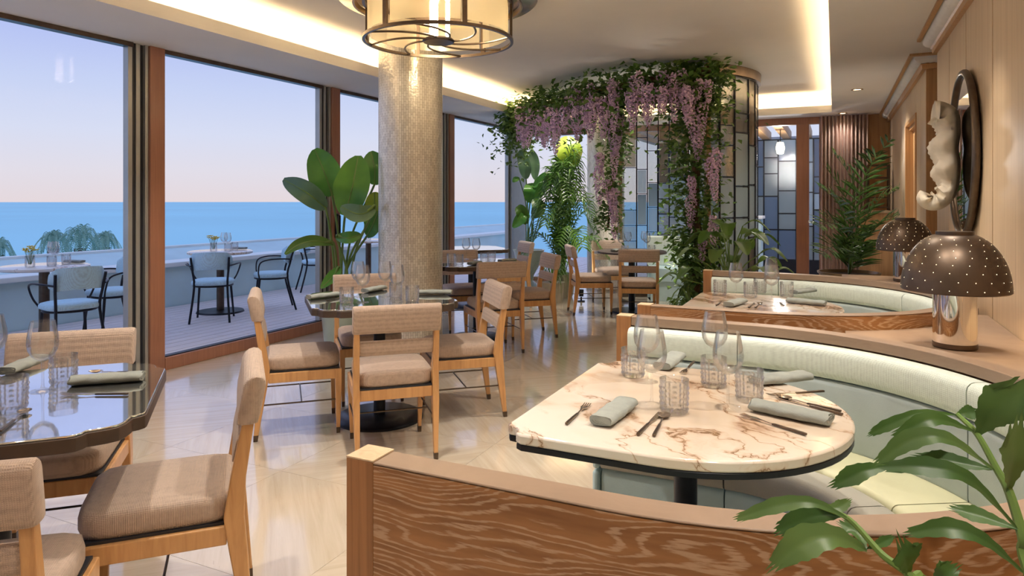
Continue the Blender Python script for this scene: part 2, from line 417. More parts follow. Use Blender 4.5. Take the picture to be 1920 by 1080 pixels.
M['soil'] = plain('soil', (.05, .035, .025), .9, 0, .3, 40)
M['pot_green'] = plain('celadon_glaze', (.42, .50, .42), .3, 0, .08, 6, 0, 1, .4)
M['pot_cream'] = plain('cream_ceramic', (.62, .54, .40), .45, 0, .08, 5)
M['pot_stone'] = plain('stone_pot', (.42, .38, .31), .8, 0, .12, 12, .2, 40)
M['pot_bronze'] = plain('bronze_bowl', (.26, .19, .12), .35, .7, .15, 8)
M['shade'] = plain('bronze_lamp_shade', (.12, .085, .062), .38, .75, .12, 4)
M['yellow'] = plain('yellow_petals', (.80, .62, .06), .6, 0, .15, 30)
M['curtain'] = plain('pinkish_drape', (.66, .50, .44), .9, 0, .06, 5, .2, 300)
M['sea'] = plain('sea_water', (.34, .72, .80), .5, 0, .07, .002, 0, 1, 0, .15)
M['brick'] = plain('terracotta_brick', (.45, .20, .13), .8, 0, .2, 6)
M['white_wall'] = plain('white_render', (.68, .70, .72), .8, 0, .05, 2)
M['wave'] = plain('cream_plaster_relief', (.70, .62, .50), .75, 0, .1, 8, .3, 40)
# ------------------------------------------------------------------ room shell
WX, RX, BY, FY = -4.89, .69, 10.8, -3.0          # window wall, right wall, back wall, front wall
ZS, ZU = 2.57, 2.85                               # soffit and raised ceiling heights
CX0, CX1, CY0, CY1 = -4.05, -.035, -2.4, 10.27     # cove opening
def struct(o): o['kind'] = 'structure'; return o

flo = struct(MB().bx(WX - .1, 1.7, FY, BY + .1, -.12, -.006).build('floor', M['grout'], smooth=False))
tag(flo, 'polished travertine floor laid in large slabs', 'floor')
ts = .8; tm = {}
for i in range(8):
    for j in range(18):
        x0 = WX - .02 + i * ts; y0 = FY + j * ts
        x1 = min(x0 + ts, 1.6); y1 = min(y0 + ts, BY)
        if x1 - x0 < .05 or y1 - y0 < .05: continue
        key = (round(x1 - x0, 3), round(y1 - y0, 3), (i + j) % 2)
        if key not in tm:
            w, h = x1 - x0 - .0014, y1 - y0 - .0014
            tm[key] = MB().bx(0, w, 0, h, -.012, 0).mesh('tile', False); tm[key].materials.append(M['stone_a' if key[2] else 'stone_b'])
        o = bpy.data.objects.new('tile', tm[key]); col.objects.link(o); o.parent = flo; o.location = (x0, y0, 0)

ce = struct(MB().bx(WX - .1, RX + .9, FY, BY + .1, ZU, ZU + .1).build('ceiling', M['ceil'], smooth=False))
tag(ce, 'raised plaster ceiling with glowing cove edge', 'ceiling')
def soffit(n, x0, x1, y0, y1, lip):
    s = struct(MB().bx(x0, x1, y0, y1, ZS, ZS + .035).build('trim_%d' % n, M['ceil'], smooth=False))
    l = MB().bx(*lip, ZS + .0352, ZS + .095).build('cove_lip', M['ceil'], s, smooth=False)
    return s
s1 = soffit(1, WX - .1, CX0, FY, BY, (CX0 - .02, CX0, CY0, CY1))
s2 = soffit(2, CX1, RX + .9, FY, BY, (CX1, CX1 + .02, CY0, CY1))
s3 = soffit(3, CX0, CX1, CY1, BY, (CX0, CX1, CY1, CY1 + .02))
s4 = soffit(4, CX0, CX1, FY, CY0, (CX0, CX1, CY0 - .02, CY0))
tag(s1, 'flat plaster soffit running above the sea windows', 'soffit'); tag(s2, 'flat plaster soffit along the oak panelled wall', 'soffit')
tag(s3, 'flat plaster soffit above the far garden door', 'soffit'); tag(s4, 'plaster soffit behind the viewpoint', 'soffit')
for nm, b in (('window side', (CX0 - .10, CX0 - .07, CY0, CY1)), ('oak wall side', (CX1 + .07, CX1 + .10, CY0, CY1)), ('far door side', (CX0, CX1, CY1 + .07, CY1 + .10))):
    o = MB().bx(*b, ZS + .037, ZS + .05).build('led_strip', M['led'], smooth=False)
    tag(o, 'warm light strip hidden in the ceiling cove on the ' + nm, 'light strip', 'cove light strips')
for b, n, l in (((CX0 - .27, CX0 - .25, FY, BY), 5, 'window'), ((CX1 + .25, CX1 + .27, FY, BY), 6, 'oak wall'), ((CX0, CX1, CY1 + .25, CY1 + .27), 7, 'far door')):
    tag(struct(MB().bx(*b, ZS + .0352, ZU).build('trim_%d' % n, M['ceil'], smooth=False)), 'upright back of the ceiling cove on the %s side' % l, 'trim')

# right wall, panelled in pale oak
wr = struct(MB().bx(RX + .025, RX + .12, FY, 5.95, 0, ZS).build('wall_right', M['tabedge'], smooth=False))
tag(wr, 'pale oak panelled wall behind the booths', 'wall')
seams = [5.96, 5.36, 4.72, 3.98, 3.3, 2.6, 1.9, 1.2, .5, -.2, -.9, -1.6, -2.3, -3.0]
for a, b in zip(seams, seams[1:]):
    MB().bx(RX, RX + .024, b + .010, a - .010, .1, ZS - .001).build('panel', M['oak_wall'], wr, False, .002)
struct(MB().bx(RX - .012, RX + .025, FY, 5.96, 0, .1).build('baseboard_right', M['oak_mid'], smooth=False))
wf = struct(MB().bx(RX + .025, RX + .12, 6.66, 7.4, 0, ZS).bx(RX + .025, RX + .12, 8.35, BY, 0, ZS).bx(RX + .025, RX + .12, 7.4, 8.35, 2.1, ZS).build('wall_right_far', M['oak_mid'], smooth=False))
tag(wf, 'oak panelled wall beyond the passage, with a doorway', 'wall')
for a, b, z0 in ((6.66, 7.03, 0), (7.03, 7.4, 0), (7.4, 7.87, 2.16), (7.87, 8.35, 2.16), (8.35, 8.9, 0), (8.9, 9.5, 0), (9.5, 10.1, 0), (10.1, 10.79, 0)):
    MB().bx(RX, RX + .024, a + .003, b - .003, z0, ZS - .001).build('panel', M['oak_wall'], wf, False, .002)
MB().bx(RX, RX + .84, 6.63, 6.655, 0, ZS - .001).build('end_panel', M['oak_mid'], wf, False, .002)
MB().bx(RX - .012, RX + .03, 7.36, 7.4, 0, 2.14).bx(RX - .012, RX + .03, 8.35, 8.39, 0, 2.14).bx(RX - .012, RX + .03, 7.36, 8.39, 2.14, 2.18).build('door_architrave', M['oak_mid'], wf, False, .003)
d1 = struct(MB().bx(RX + .06, RX + .10, 7.401, 8.349, 0.01, 2.1).build('door_1', M['oak_mid'], smooth=False)); tag(d1, 'plain oak door set back in the far wall', 'door')
MB().tube([(RX + .06, 7.5, 1.02), (RX + .02, 7.5, 1.02), (RX + .02, 7.6, 1.02)], .008, 8).build('door_handle', M['steel'], d1)
tag(struct(MB().bx(1.5, 1.6, 5.0, 7.6, 0, ZS).build('wall_passage', M['oak_wall'], smooth=False)), 'oak wall inside the passage recess', 'wall')
tag(struct(MB().bx(RX + .12, 1.5, 5.84, 5.94, 0, ZS).build('wall_passage_near', M['oak_mid'], smooth=False)), 'near return wall of the passage', 'wall')
tag(struct(MB().bx(.42, RX + .12, BY - .02, BY + .1, 0, ZS).build('wall_back', M['oak_mid'], smooth=False)), 'narrow oak pier at the far corner beside the drape', 'wall')
tag(struct(MB().bx(WX, 1.6, FY - .1, FY, 0, ZU).build('wall_front', M['ceil'], smooth=False)), 'plain plaster wall behind the viewpoint', 'wall')
def crown(n, y0, y1, ret, label):
    c = empty('trim_%d' % n); struct(c); tag(c, label, 'crown moulding')
    def run(prof, name, mat):
        rows = []
        for y in (y0 if not ret else y0, y1):
            rows.append([(x, y - (RX - x if (ret and y == y0) else 0), z) for x, z in prof])
        if ret: rows.insert(0, [(RX + .85, y0 - (RX - x), z) for x, z in prof])
        m = MB(); m.loft(rows, True, True); return m.build(name, mat, c, True, 0, 25)
    run([(.56, ZS), (.56, ZS - .018), (.585, ZS - .022), (.585, ZS)], 'upper_rail', M['oak_mid'])
    run([(.69, ZS - .115), (.66, ZS - .115), (.655, ZS - .085), (.645, ZS - .075), (.69, ZS - .07)], 'lower_rail', M['oak_mid'])
    # fluted plaster cove
    m = MB(); rows = []
    prof = [(.588, ZS - .002), (.592, ZS - .02), (.60, ZS - .045), (.618, ZS - .062), (.648, ZS - .072)]
    L = y1 - y0; n = int(L / .0225)
    ys = [y0 + L * k / n for k in range(n + 1)]
    for k, y in enumerate(ys):
        o = .007 if k % 2 else 0
        rows.append([(x + o, y - (RX - x if (ret and k == 0) else 0), z + o * .6) for x, z in prof])
    if ret:
        for k in range(40):
            o = .007 if k % 2 else 0
            rows.insert(0, [(x + o + (k + 1) * .022, y0 - (RX - x), z + o * .6) for x, z in prof])
    m.loft(rows); m.build('fluted_cove', M['plaster'], c, True, 0, 60)
crown(8, FY, 5.96, False, 'oak and fluted plaster cornice above the near oak wall')
crown(9, 6.63, BY, True, 'oak and fluted plaster cornice turning the corner of the far wall')

# window wall
MUL = [-3.0, -.85, 1.35, 3.52, 5.66, 8.12, 10.22]
def window(n, y0, y1, label):
    w = empty('window_%d' % n, (WX, y0, 0)); struct(w); tag(w, label, 'window')
    L = y1 - y0
    MB().bx(-.05, .05, .10, .23, .0, ZS).build('timber_stile', M['redwood'], w, False, .004)
    MB().bx(-.06, .02, .0, .035, .0, ZS).bx(-.02, .03, .07, .098, 0, ZS).build('aluminium_post', M['alu'], w, False, .002)
    MB().bx(-.05, .0, .035, .07, .0, ZS).build('dark_track', M['gasket'], w, False)
    MB().bx(-.04, .02, L - .065, L - .03, 0.1, ZS).build('aluminium_edge', M['alu'], w, False, .002)
    MB().bx(-.035, .01, L - .03, L, 0.1, ZS).build('dark_seal', M['gasket'], w, False)
    MB().bx(-.05, .055, .23, L, .0, .10).build('bottom_rail', M['redwood'], w, False, .004)
    MB().bx(-.03, .03, .23, L - .03, .10, .108).build('sill_seal', M['gasket'], w, False)
    MB().bx(-.045, .035, .23, L - .03, ZS - .035, ZS).build('top_rail', M['bronze'], w, False, .003)
    MB().bx(-.008, .0, .23, L - .065, .108, ZS - .035).build('pane', M['pane'], w, False)
    return w
wl = ['floor to ceiling sliding window behind the viewpoint', 'floor to ceiling sliding window beside the near terrace', 'leftmost tall sliding window, its frame cut by the picture edge',
      'tall sliding window with red timber frame facing two terrace chairs', 'tall sliding window behind the broad leaved plant and column', 'tall sliding window right of the mosaic column']
for k in range(6):
    w = window(k + 1, MUL[k], MUL[k + 1], wl[k])
MB().bx(.05, .065, .14, .18, .96, 1.22).tube([(.06, .16, 1.2), (.1, .16, 1.2), (.1, .16, .88)], .011, 8).build('pull_handle', M['black'], bpy.data.objects['window_5'])
tag(struct(MB().bx(WX - .06, WX + .06, 10.22, BY, 0, ZS).build('wall_left', M['alu'], smooth=False)), 'grey corner post at the end of the window wall', 'wall')
# glazed back wall
def bwin(n, x0, x1, label, post=.17):
    w = empty('window_%d' % n, (x0, BY, 0)); struct(w); tag(w, label, 'window')
    L = x1 - x0
    MB().bx(L - post, L, -.05, .05, 0, 2.47).build('timber_stile', M['redwood'], w, False, .004)
    MB().bx(0, L, -.05, .05, 2.47, ZS).build('timber_head', M['redwood'], w, False, .004)
    MB().bx(0, L - post, -.05, .05, 0, .06).build('bottom_rail', M['redwood'], w, False, .004)
    MB().bx(0, L - post, -.004, .004, .06, 2.47).build('pane', M['pane'], w, False)
bwin(7, WX, -3.3, 'far glazed wall behind the urn and palms'); bwin(8, -3.3, -1.9, 'far glazed wall behind the leaded screen')
bwin(9, -1.9, -.335, 'timber framed glass door to the rear terrace'); bwin(10, -.335, .42, 'narrow sidelight between the door post and the drape', .02)

# ------------------------------------------------------------------ outside
sea = MB().add([(-30000, -30000, -22), (30000, -30000, -22), (30000, 30000, -22), (-30000, 30000, -22)], [(0, 1, 2, 3)]).build('sea', M['sea'], smooth=False)
tag(sea, 'calm blue sea stretching to the horizon', 'sea', kind='structure')
tf = struct(MB().bx(-8.0, 1.6, -6, 16, -.3, -.17).build('floor_terrace', M['gasket'], smooth=False)); tag(tf, 'grey timber terrace deck outside the windows', 'deck')
bm_ = {}
for i in range(20):
    x0 = -7.82 + i * .1452
    ys = [-6 + random.uniform(0, 2)]
    while ys[-1] < 15.9: ys.append(min(16, ys[-1] + 3.6))
    for a, b in zip(ys, ys[1:]):
        if b - a < .1: continue
        k = round(b - a, 2)
        if k not in bm_:
            bm_[k] = MB().bx(0, .137, 0, b - a - .004, -.17, -.02).mesh('board', False); bm_[k].materials.append(M['deck'])
        o = bpy.data.objects.new('board', bm_[k]); col.objects.link(o); o.parent = tf; o.location = (x0, a, 0)
for i in range(34):
    x0 = -4.9 + i * .16
    o = MB().bx(0, .15, 0, 5.0, -.17, -.02)
    if i == 0: rb = o.mesh('board', False); rb.materials.append(M['deck'])
    ob = bpy.data.objects.new('board', rb); col.objects.link(ob); ob.parent = tf; ob.location = (x0, BY + .12, 0)
pa = empty('parapet'); struct(pa); tag(pa, 'low painted terrace parapet with pale coping in front of the sea', 'parapet')
MB().bx(-8.1, -7.83, -8, 18, -.3, .50).build('wall_face', M['parapet'], pa, False)
MB().bx(-8.15, -7.76, -8, 18, .50, .56).build('coping', M['parcap'], pa, False, .01)
MB().add([(-8.15, -8, .5), (-8.7, -8, .5), (-8.7, -8, .68), (-8.15, -8, .56), (-8.15, 18, .5), (-8.7, 18, .5), (-8.7, 18, .68), (-8.15, 18, .56)],
         [(0, 1, 2, 3), (7, 6, 5, 4), (0, 3, 7, 4), (3, 2, 6, 7), (2, 1, 5, 6), (1, 0, 4, 5)]).build('outer_ledge', M['parapet'], pa, False)
MB().bx(-8.78, -8.68, -8, 18, .3, .71).build('outer_lip', M['parcap'], pa, False, .01)
# rear terrace pavilion of leaded glass
pv = empty('garden_pavilion', (-3.2, 13.6, 0)); tag(pv, 'leaded glass pavilion on the rear terrace seen through the glass door', 'pavilion')
xs = [0, .34, .62, .95, 1.35, 1.62, 2.0, 2.25, 2.56, 2.85, 3.2, 3.5, 3.75, 4.1, 4.4]
fr = MB()
for x in xs: fr.bx(x - .012, x + .012, -.02, .02, 0, 2.5)
random.seed(3)
for a, b in zip(xs, xs[1:]):
    z = .28
    while z < 2.45:
        z1 = min(2.5, z + random.choice((.3, .42, .55, .62)))
        if z1 > 2.3: z1 = 2.5
        fr.bx(a, b, -.015, .015, z1 - .01, z1 + .01)
        MB().bx(a + .012, b - .012, -.004, .004, z + .01, z1 - .01).build('pane', M[random.choice(('leaded_blue', 'leaded_blue', 'leaded', 'leaded_dark', 'leaded_dark', 'leaded'))], pv, False)
        z = z1
fr.bx(0, 4.4, -.03, .03, 0, .28)
fr.build('leading', M['black'], pv, False)
MB().bx(0, 4.4, .5, .6, 0, 2.6).build('backing_wall', M['white_wall'], pv, False)
MB().bx(1.5, 1.75, -.12, .1, 0, 2.5).build('steel_post', M['alu'], pv, False, .01)
for k in range(14):
    MB().bx(-.2 + k * .36, -.06 + k * .36, -2.6, .4, 2.52, 2.68).build('rafter', M['oak_mid'], pv, False, .004)
for k in range(4):
    for j in range(7):
        MB().bx(1.78 + k * .16 - (.08 if j % 2 else 0), 1.93 + k * .16 - (.08 if j % 2 else 0), .44, .499, 1.55 + j * .105, 1.645 + j * .105).build('brick', M['brick'], pv, False, .004)
cw = empty('wall_counter', (-1.55, 12.7, 0)); tag(cw, 'white bar counter on the rear terrace beyond the door', 'counter')
MB().bx(-.25, .4, -.2, .2, 0, 1.05).build('body', M['parapet'], cw, False, .005); MB().bx(-.28, .43, -.24, .24, 1.05, 1.1).build('top', M['white_wall'], cw, False, .005)
cw.name = 'bar_counter'
hl = empty('hanging_lantern', (-.80, 11.9, 0)); tag(hl, 'small glowing lantern hanging under the rear terrace rafters', 'lantern')
MB().tube([(0, 0, 2.52), (0, 0, 2.32)], .006, 6).build('cord', M['black'], hl)
MB().lathe([(0, 2.32), (.05, 2.31), (.07, 2.22), (.05, 2.13), (0, 2.12)], 20).build('globe', M['lens'], hl)
if True:
    d = bpy.data.lights.new('lamp_light', 'POINT'); d.energy = 42; d.color = (1, .95, .90); d.shadow_soft_size = .07
    o = bpy.data.objects.new('lamp_light', d); col.objects.link(o); o.parent = hl; o.location = (0, 0, 2.06)

# ------------------------------------------------------------------ column
def column(loc, r, label):
    c = empty('column', loc); tag(c, label, 'column')
    MB().lathe([(r, .03), (r, ZU)], 64).build('mosaic_shaft', M['mosaic'], c)
    MB().lathe([(r, 0), (r + .02, 0), (r + .02, .03), (r, .03)], 64).build('base_ring', M['steel'], c)
column((-3.44, 5.15, 0), .285, 'round column clad in pearly mosaic beside the chandelier')
column((-3.2, 10.15, 0), .285, 'far mosaic column half hidden behind the palms and wisteria')

# ------------------------------------------------------------------ curtain
m = MB(); rows = []
for z in (.02, 1.2, ZS - .01):
    rows.append([(lerp(-.2, .42, k / 160), BY - .16 + .045 * math.sin(k / 160 * 2 * pi * 13) + .01 * math.sin(k * .9 + z), z) for k in range(161)])
rows = rows + [[(x, y + .012, z) for x, y, z in r] for r in rows[::-1]]
m.loft(rows)
tag(m.build('curtain', M['curtain'], ang=80), 'full length pinkish pleated drape beside the far glass door', 'curtain')

# ------------------------------------------------------------------ booths
def path(c):
    pts = []
    for k in range(5): pts.append((Vector((lerp(-.8, -.35, k / 5), c - .95, 0)), Vector((0, 1, 0))))
    for k in range(49):
        a = -pi / 2 + pi * k / 48
        n = Vector((math.cos(a), math.sin(a), 0)); pts.append((Vector((-.35, c, 0)) + n * .95, -n))
    for k in range(1, 6): pts.append((Vector((lerp(-.35, -.8, k / 5), c + .95, 0)), Vector((0, -1, 0))))
    return pts
def sweep(P, prof, name, mat, parent, bevel=0, smooth=True, ang=40, uv=True):
    rows = []; uvs = []; s = 0
    for i, (p, n) in enumerate(P):
        if i: s += (p - P[i - 1][0]).length
        rows.append([tuple(p + n * o + Vector((0, 0, z))) for o, z in prof])
        uvs += [(s, z) for o, z in prof]
    return MB().loft(rows, True, True, uvs if uv else None).build(name, mat, parent, smooth, bevel, ang)
def rect(o0, o1, z0, z1): return [(o0, z0), (o1, z0), (o1, z1), (o0, z1)]
def soft(o0, o1, z0, z1, r):
    out = []
    for cx, cz, a0 in ((o1 - r, z0 + r, -pi / 2), (o1 - r, z1 - r, 0), (o0 + r, z1 - r, pi / 2), (o0 + r, z0 + r, pi)):
        for k in range(4):
            a = a0 + pi / 2 * k / 3; out.append((cx + r * math.cos(a), cz + r * math.sin(a)))
    return out
def booth(c, label):
    b = empty('booth', (0, 0, 0)); tag(b, label, 'banquette', 'curved booths along the oak wall')
    P = path(c)
    sweep(P, rect(0, .034, 0, .8445), 'outer_panel', M['cerused'], b, 0, True, 30)
    sweep(P, [(-.001, .8455), (.0355, .8455), (.0355, .812), (.066, .812), (.066, .85), (-.001, .85)], 'capping', M['oak_cap'], b, .002, True, 30)
    for s in (-1, 1):
        y = c + s * .95
        MB().bx(-.865, -.801, min(y, y - s * .07), max(y, y - s * .07), 0, .849).build('end_post', M['cerused_post'], b, False, .002)
        MB().bx(-.865, -.801, min(y, y - s * .07), max(y, y - s * .07), .8495, .8525).build('end_cap', M['oak_wall'], b, False)
    for i0, i1 in ((0, 5), (5, 21), (21, 37), (37, 53), (53, 58)):
        Q = P[i0:i1 + 1]
        g = .0025
        def ins(Q):
            t0 = (Q[1][0] - Q[0][0]).normalized() * g; t1 = (Q[-1][0] - Q[-2][0]).normalized() * g
            return [(Q[0][0] + t0, Q[0][1])] + Q[1:-1] + [(Q[-1][0] - t1, Q[-1][1])]
        Q = ins(Q)
        sweep(Q, soft(.045, .135, .692, .808, .028), 'back_pad', M['mint'], b, 0, True, 60)
        sweep(Q, soft(.045, .13, .44, .69, .02), 'lumbar_pad', M['leather'], b, 0, True, 60)
        sweep(Q, soft(.09, .37, .34, .45, .02), 'seat_pad', M['seat_cream'], b, 0, True, 60)
        sweep(Q, soft(.372, .51, .34, .449, .03), 'seat_border', M['seat_grey'], b, 0, True, 60)
        sweep(Q, soft(.40, .49, .13, .338, .025), 'front_pad', M['leather_front'], b, 0, True, 60)
    sweep(P, rect(.05, .455, .0, .125), 'plinth', M['oak_mid'], b, 0, True, 30)
    sweep(P, rect(.04, .40, .13, .335), 'carcass', M['oak_mid'], b, 0, True, 30)
    for s in (-1, 1):
        y0, y1 = c + s * .90, c + s * .44
        MB().bx(-.84, -.803, min(y0, y1), max(y0, y1), .0, .11).build('plinth_end', M['oak_mid'], b, False, .004)
        MB().bx(-.83, -.803, min(y0, y1), max(y0, y1), .115, .335).build('end_pad', M['leather_front'], b, True, .012)
        MB().bx(-.83, -.803, min(y0, y1), max(y0, y1), .34, .447).build('end_border', M['leather_front'], b, True, .015)
    return b
booth(2.02, 'nearest curved oak booth with mint back and blue seat')
booth(4.20, 'second curved oak booth, behind the nearest one')
# ledges filling the corners between booths and wall
def arc(c, a0, a1, n=14, r=.962): return [(-.35 + r * math.cos(lerp(a0, a1, k / n)), c + r * math.sin(lerp(a0, a1, k / n))) for k in range(n + 1)]
A1, A0 = math.radians(66), math.radians(8)
for poly, lab in ((arc(2.02, A1, A0) + [(RX - .002, 2.15), (RX - .002, 4.07)] + arc(4.20, -A0, -A1), 'oak ledge filling the corner between the two booths'),
                  (arc(4.20, A1, A0) + [(RX - .002, 4.33), (RX - .002, 5.9), (.05, 5.9)], 'oak ledge behind the second booth carrying a dome lamp')):
    l = empty('ledge'); tag(l, lab, 'ledge')
    MB().prism(poly, 0, .755).build('body', M['oak_mid'], l, False); MB().prism(poly, .756, .786).build('top', M['oak_cap'], l, False, .002)
l = empty('ledge'); tag(l, 'oak ledge beside the nearest booth, next to the fishtail palm', 'ledge')
poly = [(.40, 1.0), (RX - .002, 1.0), (RX - .002, 1.9)] + arc(2.02, -A0, -math.radians(40))
MB().prism(poly, 0, .755).build('body', M['oak_mid'], l, False); MB().prism(poly, .756, .786).build('top', M['oak_cap'], l, False, .002)

# ------------------------------------------------------------------ tables
def dpoly(w=.45, xl=-.4, xr=0.0, notch=.035):
    p = [(xl + notch * .2, -w + notch * 1.6), (xl + notch * .9, -w + notch * 1.5), (xl + notch * 1.3, -w + notch * .9), (xl + notch * 1.4, -w + notch * .3), (xl + notch * 1.9, -w)]
    p[0] = (xl, -w + notch * 2.0); p.insert(1, (xl + notch * .25, -w + notch * 1.6))
    out = list(p)
    for k in range(33):
        a = -pi / 2 + pi * k / 32; out.append((xr + w * math.cos(a), w * math.sin(a)))
    out += [(x, -y) for x, y in p[::-1]]
    return out
def inset(poly, k): return [(x * (1 - k) if True else x, y * (1 - k)) for x, y in poly]
def booth_table(c, label):
    t = empty('booth_table', (-.40, c, 0)); tag(t, label, 'table', 'marble booth tables')
    P = dpoly()
    MB().prism(P, .722, .75).build('marble_top', M['marble'], t, True, .006, 30)
    MB().prism(inset(P, .004), .706, .7215).build('metal_edge', M['black'], t, True, .002, 30)
    MB().lathe([(.0, .705), (.10, .705), (.10, .695), (.034, .69), (.034, .03)], 32).build('pedestal', M['black'], t)
    MB().lathe([(.0, .028), (.24, .022), (.25, .012), (.25, .0), (0, 0)], 48).build('base', M['black'], t)
booth_table(2.05, 'half round marble table in the nearest booth'); booth_table(4.22, 'half round marble table in the second booth')
def sqpoly(h=.43):
    n = .05
    c = [(h - .16, -h), (h - .145, -h + .004), (h - .132, -h + .018), (h - .126, -h + .032), (h - .11, -h + .034), (h - .08, -h + .042), (h - .055, -h + .055), (h - .042, -h + .08), (h - .034, -h + .11), (h - .032, -h + .126), (h - .018, -h + .132), (h - .004, -h + .145), (h, -h + .16)]
    out = []
    for k in range(4):
        a = k * pi / 2
        out += [(x * math.cos(a) - y * math.sin(a), x * math.sin(a) + y * math.cos(a)) for x, y in c]
    return out
def sq_table(name):
    t = empty(name); tag(t, 'x', 'table', 'mirror topped dining tables')
    P = sqpoly()
    MB().prism(P, .706, .7435).build('edge_band', M['tabedge'], t, True, .002, 30)
    MB().prism(inset(P, .008), .7438, .75).build('mirror_top', M['tabletop'], t, True, .002, 30)
    MB().lathe([(.0, .7055), (.14, .7055), (.14, .695), (.036, .69), (.036, .035)], 32).build('pedestal', M['black'], t)
    MB().lathe([(.0, .034), (.255, .024), (.27, .012), (.27, .0), (0, 0)], 56).build('base', M['black'], t)
    return t
TA, TB, TC, TD, TE = (-2.27, 1.19), (-2.57, 3.50), (-3.2, 5.95), (-2.25, 8.2), (-4.25, 7.75)
st = sq_table('dining_table')
for k, (p, r, l) in enumerate(((TA, .82, 'mirror topped square table in the left foreground'), (TB, .80, 'mirror topped square table ringed by four chairs in front of the column'),
                               (TC, .785, 'mirror topped square table just right behind the column'), (TE, .785, 'small distant table by the windows, behind the column'))):
    put(st, k == 0, (p[0], p[1], 0), r, l)
dt = empty('round_table', (TD[0], TD[1], 0)); tag(dt, 'dark round table inside the leaded glass alcove', 'table')
MB().lathe([(0, .75), (.40, .75), (.42, .742), (.42, .72), (0, .72)], 48).build('top', M['tabedge'], dt)
MB().lathe([(.04, .72), (.04, .03)], 24).build('pedestal', M['black'], dt); MB().lathe([(0, .03), (.25, .02), (.26, 0), (0, 0)], 40).build('base', M['black'], dt)
# ------------------------------------------------------------------ fixed lights of the room and a few added fill lamps
def spot(parent, loc, power, ang, tilt=(0, 0, 0), blend=.6, r=.04, c=(1, .91, .79)):
    d = bpy.data.lights.new('lamp_light', 'SPOT'); d.energy = power; d.spot_size = math.radians(ang); d.spot_blend = blend; d.shadow_soft_size = r; d.color = c
    o = bpy.data.objects.new('lamp_light', d); col.objects.link(o); o.parent = parent; o.location = loc; o.rotation_euler = tilt
    return o
def downlight(x, y, z, power, ang, label, tilt=(0, 0, 0)):
    d = empty('downlight', (x, y, z)); tag(d, label, 'downlight', 'recessed ceiling downlights')
    MB().lathe([(.045, -.001), (.06, -.001), (.062, -.006), (.045, -.008), (.043, -.002)], 28).build('trim_ring', M['brass'], d)
    MB().lathe([(0, -.002), (.042, -.002)], 24).build('lens', M['lens'], d)
    spot(d, (0, 0, -.02), power, ang, tilt)
DL = [(-.40, 2.05, 'above the nearest booth table'), (-.40, 4.22, 'above the second booth table'), (-2.0, 1.5, 'above the left foreground table'), (-1.9, 2.7, 'in front of the column table'),
      (-.8, -.4, 'behind the viewpoint'), (-2.2, 8.2, 'above the leaded glass alcove'), (-3.4, 8.9, 'above the potted palms'), (-3.6, 3.2, 'near the windows')]
for x, y, l in DL:
    downlight(x, y, ZU - .001, DOWN_W * (.4 if y < 0 else .65 if y < 1.6 else .72 if x > -1 else .85), 95, 'small recessed downlight ' + l)
for y in (.6, 2.2, 3.85):
    downlight(.42, y, ZS - .001, WALL_W, 80, 'small soffit downlight washing the oak wall at %s' % {.6: 'the ledge edge', 2.2: 'the nearest booth', 3.85: 'the mirror', 7.6: 'the far doorway', 9.6: 'the kentia palm'}[y], (0, .22, 0))

# plant uplights standing on the floor
def uplight(x, y, power, ang, tilt, rz, label):
    u = empty('floor_spotlight', (x, y, 0), rz); tag(u, label, 'spotlight', 'small floor spotlights')
    MB().lathe([(0, 0), (.05, 0), (.05, .012), (.012, .016), (.012, .06)], 20).build('base', M['black'], u)
    h = MB().lathe([(0, 0), (.03, 0), (.035, .09), (.03, .09), (.028, .02), (0, .02)], 20, M=T(0, 0, .07) @ Matrix.Rotation(tilt, 4, 'X')).build('head', M['black'], u)
    p = T(0, 0, .07) @ Matrix.Rotation(tilt, 4, 'X') @ Vector((0, 0, .10))
    spot(u, p, power, ang, (pi + tilt, 0, 0), .8, .03)
uplight(.38, 7.0, 22, 110, -.7, .1, 'added black floor spotlight brightening the far end by the doorway')  # added lamp, hidden behind the booth, to brighten the back
downlight(.22, 8.3, ZS - .001, 45, 125, 'added soffit fill light above the dark palm')  # added fill light for palm and far wall, not a known fixture
downlight(.10, 10.45, ZS - .001, 9, 120, 'added soffit fill light above the pleated drape')  # added to wash the drape with light, no such fixture known
uplight(-3.1, 8.75, 24, 90, 0, 0, 'small black spotlight under the feathery palm')
uplight(-2.75, 9.45, 45, 100, -.1, 0, 'small black spotlight behind the alcove chairs')
uplight(-1.75, 7.72, 30, 90, 0, 0, 'small black spotlight inside the leaded alcove')

